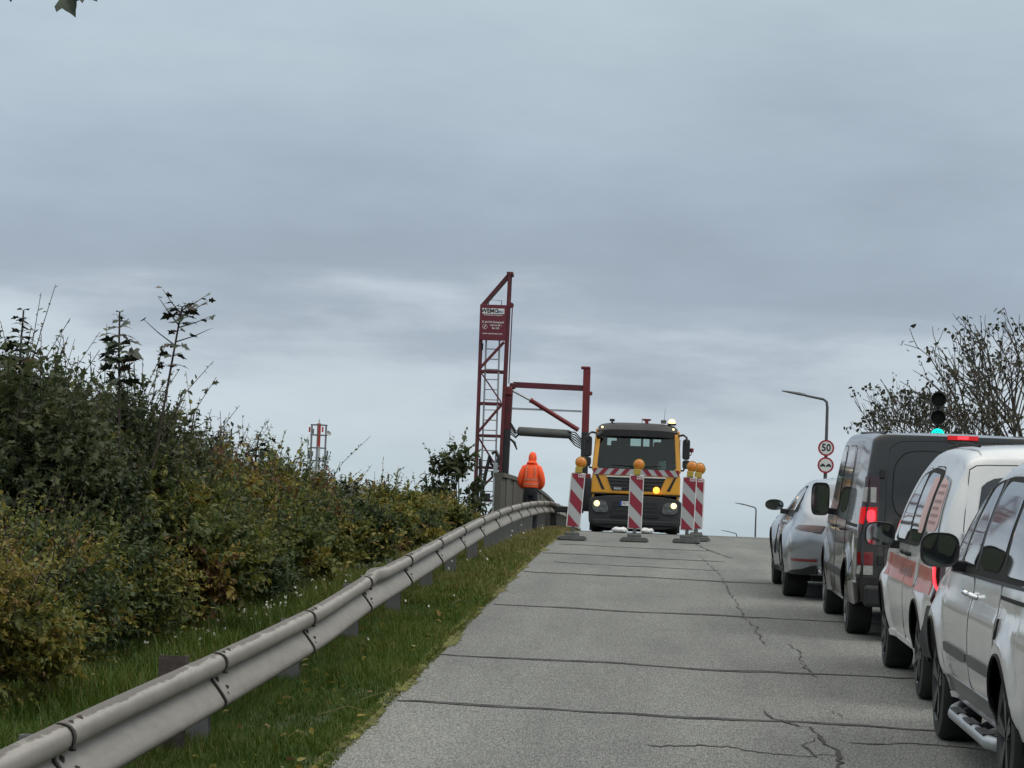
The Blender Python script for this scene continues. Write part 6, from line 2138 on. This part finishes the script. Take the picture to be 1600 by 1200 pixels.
# --- the pale grey-white minivan in front of the camera's lane ---------------
def build_minivan():
    y0 = 13.5
    root = thing('minivan', 'pale silver minivan with chrome door handles and a tubular side step at the right edge', 'minivan', (1.85 + .98, y0, rz(y0)), (math.atan(slope(y0)), 0, 0))
    B = Body(Yr=-1.08, Yf=4.03, wheels=(0, 3.08), zw=.345, R=.395, sill=.30, rsill=.36, zm=.74, tuck=.07, bulge=.03, tum=.16, tum2=.28, creases=[(.90, .008, .03), (.44, -.014, .03)],
             flare=.035, flw=.13, rr=.25, rf=.6, rc=.10, rcx=.16, crown=.035, rbulge=.06, dl=.7, df=.9,
             width=[(-1.08, .955), (0, .98), (1.6, .975), (3.08, .97), (4.03, .86)], top=[(-1.08, 1.66), (-.6, 1.72), (.6, 1.745), (1.45, 1.72), (1.95, 1.62), (2.85, 1.14), (3.1, 1.06), (3.7, .94), (4.03, .75)],
             belt=[(-1.08, 1.10), (1.0, 1.08), (4.03, 1.0)], rear=[(.3, .02), (.6, -.01), (1.0, .03), (1.4, .12), (1.7, .22)], front=[(.3, -.05), (.6, .0), (1.0, -.12), (1.2, -.2)])
    P = 'paint_pearl'
    B.build(P, root)
    sd = door(B, [(.44, .37), (1.44, .36), (1.44, 1.10), (.38, 1.10), (.38, .80)], P, root)
    fd = door(B, [(1.48, .36), (2.58, .36), (2.68, .78), (2.68, 1.07), (1.48, 1.10)], P, root)
    fr = B.side('window_frame', chaikin([(-.86, 1.10), (2.70, 1.055), (2.30, 1.36), (1.92, 1.575), (1.2, 1.625), (-.70, 1.60)], 1), 'gap', root, off=.007, nu=44)
    # bright strip along the belt and the roof edge of the glass
    B.side('belt_strip', [(-.82, 1.082), (2.66, 1.038), (2.66, 1.056), (-.82, 1.102)], 'black_plastic', root, off=.011, nu=30, nv=2)
    gl = B.side('side_window', chaikin([(1.52, 1.115), (2.12, 1.105), (1.94, 1.40), (1.82, 1.545), (1.52, 1.59)], 1), 'car_glass', fr, off=.012)
    B.side('quarter_window', chaikin([(2.19, 1.105), (2.56, 1.085), (2.26, 1.32), (1.98, 1.51)], 1), 'car_glass', fr, off=.012)
    B.side('window_divider', [(2.125, 1.09), (2.175, 1.09), (1.965, 1.53), (1.915, 1.545)], 'grey_tube', fr, off=.0145, nu=10, nv=6)
    B.side('side_window', chaikin([(.46, 1.125), (1.40, 1.115), (1.40, 1.59), (.50, 1.585)], 1), 'car_glass', fr, off=.012)
    B.side('side_window', chaikin([(-.72, 1.13), (.36, 1.12), (.38, 1.58), (-.58, 1.565)], 1), 'car_glass', fr, off=.012)
    B.side('door_pillar', [(1.415, 1.10), (1.505, 1.10), (1.505, 1.60), (1.415, 1.60)], 'black_plastic', fr, off=.010, nu=4, nv=8)
    handle(B, fd, 1.60, .955, .16, 'chrome', h=.036)
    handle(B, sd, 1.34, .955, .16, 'chrome', h=.036)
    B.side('side_moulding', chaikin([(.46, .585), (1.42, .58), (1.42, .645), (.46, .65)], 1), 'grey_tube', sd, off=.016)
    B.side('side_moulding', chaikin([(1.50, .58), (2.56, .575), (2.56, .64), (1.50, .645)], 1), 'grey_tube', fd, off=.016)
    B.side('lower_cladding', [(.42, .345), (2.60, .34), (2.60, .44), (.42, .455)], 'rim_silver', root, off=.010, nu=24, nv=3)
    B.side('sill_moulding', [(.42, .305), (2.62, .305), (2.62, .335), (.42, .335)], P, root, off=.012, nu=24, nv=3)
    B.side('slide_rail', [(-.75, 1.005), (.37, 1.0), (.37, 1.02), (-.75, 1.027)], 'gap', root, off=.002)
    mb = MB(); pts = [B.spt(.26, .90, .004, -1), B.spt(.235, .86, .005, -1), B.spt(.23, .80, .005, -1)]
    mb.tube(pts, .010, 6); mb.build('fuel_flap_grip', 'gap', root, smooth=60)
    B.side('fuel_flap', chaikin([(.10, .78), (.30, .78), (.30, .96), (.10, .96)], 1), P, root, off=.002, nu=6, nv=4)
    # side steps: silver tube with black treads
    for s in (-1, 1):
        x = s * .925
        st = MB().tube([(s * .84, 2.56, .27), (x, 2.48, .235), (x + s * .03, 2.3, .23), (x + s * .03, .75, .23), (x, .58, .235), (s * .84, .50, .27)], .038, 12).build('side_step', 'alu', root, smooth=50)
        for y in (2.1, 1.5, .95):
            MB().box((x + s * .03, y, .266), (.06, .34, .012)).build('tread', 'black_plastic', st, bevel=.004)
        for y in (2.2, 1.4, .8):
            MB().bar((s * .75, y, .30), (x, y, .24), .04).build('bracket', 'black_steel', st)
    wheels(B, root, .345, .25, dict(spokes=5, double=True, m='rim_dark', w=.036), inset=.0)
    wing_mirror(B, root, 1.98, 1.185, .22, .195, .13, .05, 'black_plastic', shape=3.0, base_z=1.10)
    mb = MB()
    B.patch(mb, [(-.66, 2.02), (.66, 2.02), (.78, 2.80), (-.78, 2.80)], lambda x, y, o: B.tpt(x, y, o), 14, 8, .006)
    mb.build('windscreen', 'car_glass', root, smooth=35)
    for s in (-1, 1):
        MB().tube([(s * .70, -.7, 1.74), (s * .72, -.55, 1.79), (s * .72, 1.2, 1.80), (s * .70, 1.4, 1.75)], .018, 8).build('roof_rail', 'alu', root, smooth=50)
    # rear end
    B.rear_piece('rear_window', chaikin([(-.62, 1.12), (.62, 1.12), (.58, 1.56), (-.58, 1.56)], 2), 'car_glass', root, off=.006)
    for s in (-1, 1):
        mb = MB()
        B.patch(mb, [(B.Yr + .0012, .92), (B.Yr + .2, .94), (B.Yr + .14, 1.22), (B.Yr + .0012, 1.24)], lambda y, z, o: B.spt(y, z, o, s), 8, 6, .01)
        B.patch(mb, [(s * .62, .92), (s * .74, .92), (s * .74, 1.24), (s * .64, 1.2)], B.rpt, 6, 6, .01)
        mb.build('tail_light', 'red_lens', root, smooth=35)
    MB().box((0, B.rpt(0, .46, .03).y, .46), (1.7, .12, .22)).build('rear_bumper', P, root, bevel=.04)
    MB().box((0, B.rpt(0, .82, .012).y, .82), (.52, .012, .11)).build('number_plate', 'plate', root)
build_minivan()

# --- the low silver car at the head of the queue --------------------------------
def build_sedan():
    y0 = 32.5
    root = thing('sports_saloon', 'low silver fastback car with wide rear wings standing ahead of the black van', 'car', (1.78 + .965, y0, rz(y0)), (math.atan(slope(y0 + 1.5)), 0, 0))
    B = Body(Yr=-1.12, Yf=3.93, wheels=(0, 2.95), zw=.35, R=.385, sill=.20, rsill=.30, zm=.60, tuck=.06, bulge=.075, tum=.42, tum2=.35, creases=[(.86, .010, .04)],
             flare=.045, flw=.20, rr=.42, rf=.7, rc=.09, rcx=.18, crown=.04, rbulge=.10, dl=.8, df=.9,
             width=[(-1.12, .92), (-.4, .955), (0, .965), (.9, .925), (1.6, .915), (2.5, .93), (2.95, .945), (3.93, .82)], top=[(-1.12, .99), (-.95, 1.04), (-.5, 1.14), (.2, 1.32), (.9, 1.40), (1.4, 1.40), (1.8, 1.33), (2.55, 1.02), (2.8, .97), (3.5, .84), (3.93, .68)],
             belt=[(-1.12, .88), (0, .94), (1.4, .95), (3.93, .86)], rear=[(.25, .14), (.5, .02), (.7, -.02), (.85, .0), (1.0, .06)], front=[(.3, -.05), (.6, .0), (1.0, -.2)])
    P = 'paint_silver'
    B.build(P, root)
    fr = B.side('window_frame', chaikin([(-.35, 1.0), (2.18, .965), (1.70, 1.23), (1.3, 1.315), (.7, 1.31), (.1, 1.20)], 1), 'gap', root, off=.005, nu=30)
    B.side('side_window', chaikin([(1.02, 1.0), (1.95, .99), (1.62, 1.20), (1.28, 1.285), (1.02, 1.29)], 1), 'car_glass', fr, off=.009)
    B.side('side_window', chaikin([(-.02, 1.03), (.96, 1.0), (.96, 1.285), (.62, 1.275), (.2, 1.19)], 1), 'car_glass', fr, off=.009)
    fd = door(B, [(.98, .30), (1.98, .30), (2.10, .6), (2.10, .93), (.98, .95)], P, root)
    rd = door(B, [(.36, .32), (.94, .30), (.94, .95), (.18, .95), (.18, .72)], P, root)
    handle(B, fd, 1.12, .84, .18, P)
    handle(B, rd, .34, .86, .18, P)
    B.side('wing_vent', chaikin([(2.40, .42), (2.47, .42), (2.44, .78), (2.37, .80)], 1), 'gap', root, off=.004, nu=6, nv=8)
    B.side('skirt', [(.42, .205), (2.52, .205), (2.52, .27), (.42, .27)], 'black_plastic', root, off=.012)
    # rear: dark full-width light strip, diffuser, reflector lines, exhausts
    mb = MB()
    for s in (-1, 1):
        B.patch(mb, [(B.Yr + .01, .80), (B.Yr + .34, .83), (B.Yr + .30, .875), (B.Yr + .01, .88)], lambda y, z, o: B.spt(y, z, o, s), 10, 4, .008)
    xs = B.X(B.Yr, .84)
    B.patch(mb, [(-xs, .80), (xs, .80), (xs, .88), (-xs, .88)], B.rpt, 16, 3, .008)
    mb.build('light_strip', 'dark_red_lens', root, smooth=35)
    mb = MB()
    for s in (-1, 1):
        B.patch(mb, [(B.Yr + .01, .455), (B.Yr + .30, .455), (B.Yr + .30, .485), (B.Yr + .01, .485)], lambda y, z, o: B.spt(y, z, o, s), 8, 2, .008)
    mb.build('reflector', 'red_lens', root, smooth=35)
    mb = MB()
    for s in (-1, 1):
        B.patch(mb, chaikin([(B.Yr + .01, .295), (-.5, .30), (-.62, .33), (B.Yr + .12, .36), (B.Yr + .01, .42)], 1), lambda y, z, o: B.spt(y, z, o, s), 12, 4, .006)
    xs = B.X(B.Yr, .34)
    B.patch(mb, [(-xs, .305), (xs, .305), (xs * .95, .43), (-xs * .95, .43)], B.rpt, 14, 3, .006)
    df = mb.build('diffuser', 'black_plastic', root, smooth=35)
    for s in (-1, 1):
        for k in (0, 1):
            p = B.rpt(s * (.52 + .1 * k), .34, .0)
            MB().lathe([(.03, .05), (.042, .05), (.045, -.05), (.036, -.05), (.034, .04)], p, (0, 1, 0), 16).build('exhaust', 'chrome', df, smooth=40)
    mb = MB()
    B.patch(mb, [(-.46, -.62), (.46, -.62), (.50, .25), (-.50, .25)], lambda x, y, o: B.tpt(x, y, o), 14, 8, .006)
    mb.build('rear_window', 'car_glass', root, smooth=35)
    mb = MB()
    B.patch(mb, [(-.52, 1.80), (.52, 1.80), (.66, 2.48), (-.66, 2.48)], lambda x, y, o: B.tpt(x, y, o), 14, 8, .006)
    mb.build('windscreen', 'car_glass', root, smooth=35)
    MB().box((0, B.rpt(0, .62, .01).y, .62), (.52, .012, .11)).build('number_plate', 'plate', root)
    mb = MB(); mb.prism(chaikin([(0, 0), (.12, 0), (.02, .06), (0, .065)], 1), (-.008, .1, 1.35), (0, 1, 0), (0, 0, 1), (.016, 0, 0)); mb.build('aerial_fin', P, root)
    wheels(B, root, .352, .29, dict(spokes=5, double=True, m='rim_dark', w=.03), inset=-.01)
    wing_mirror(B, root, 1.92, 1.05, .23, .135, .12, .07, 'black_plastic', shape=2.3, base_z=.975)
build_sedan()
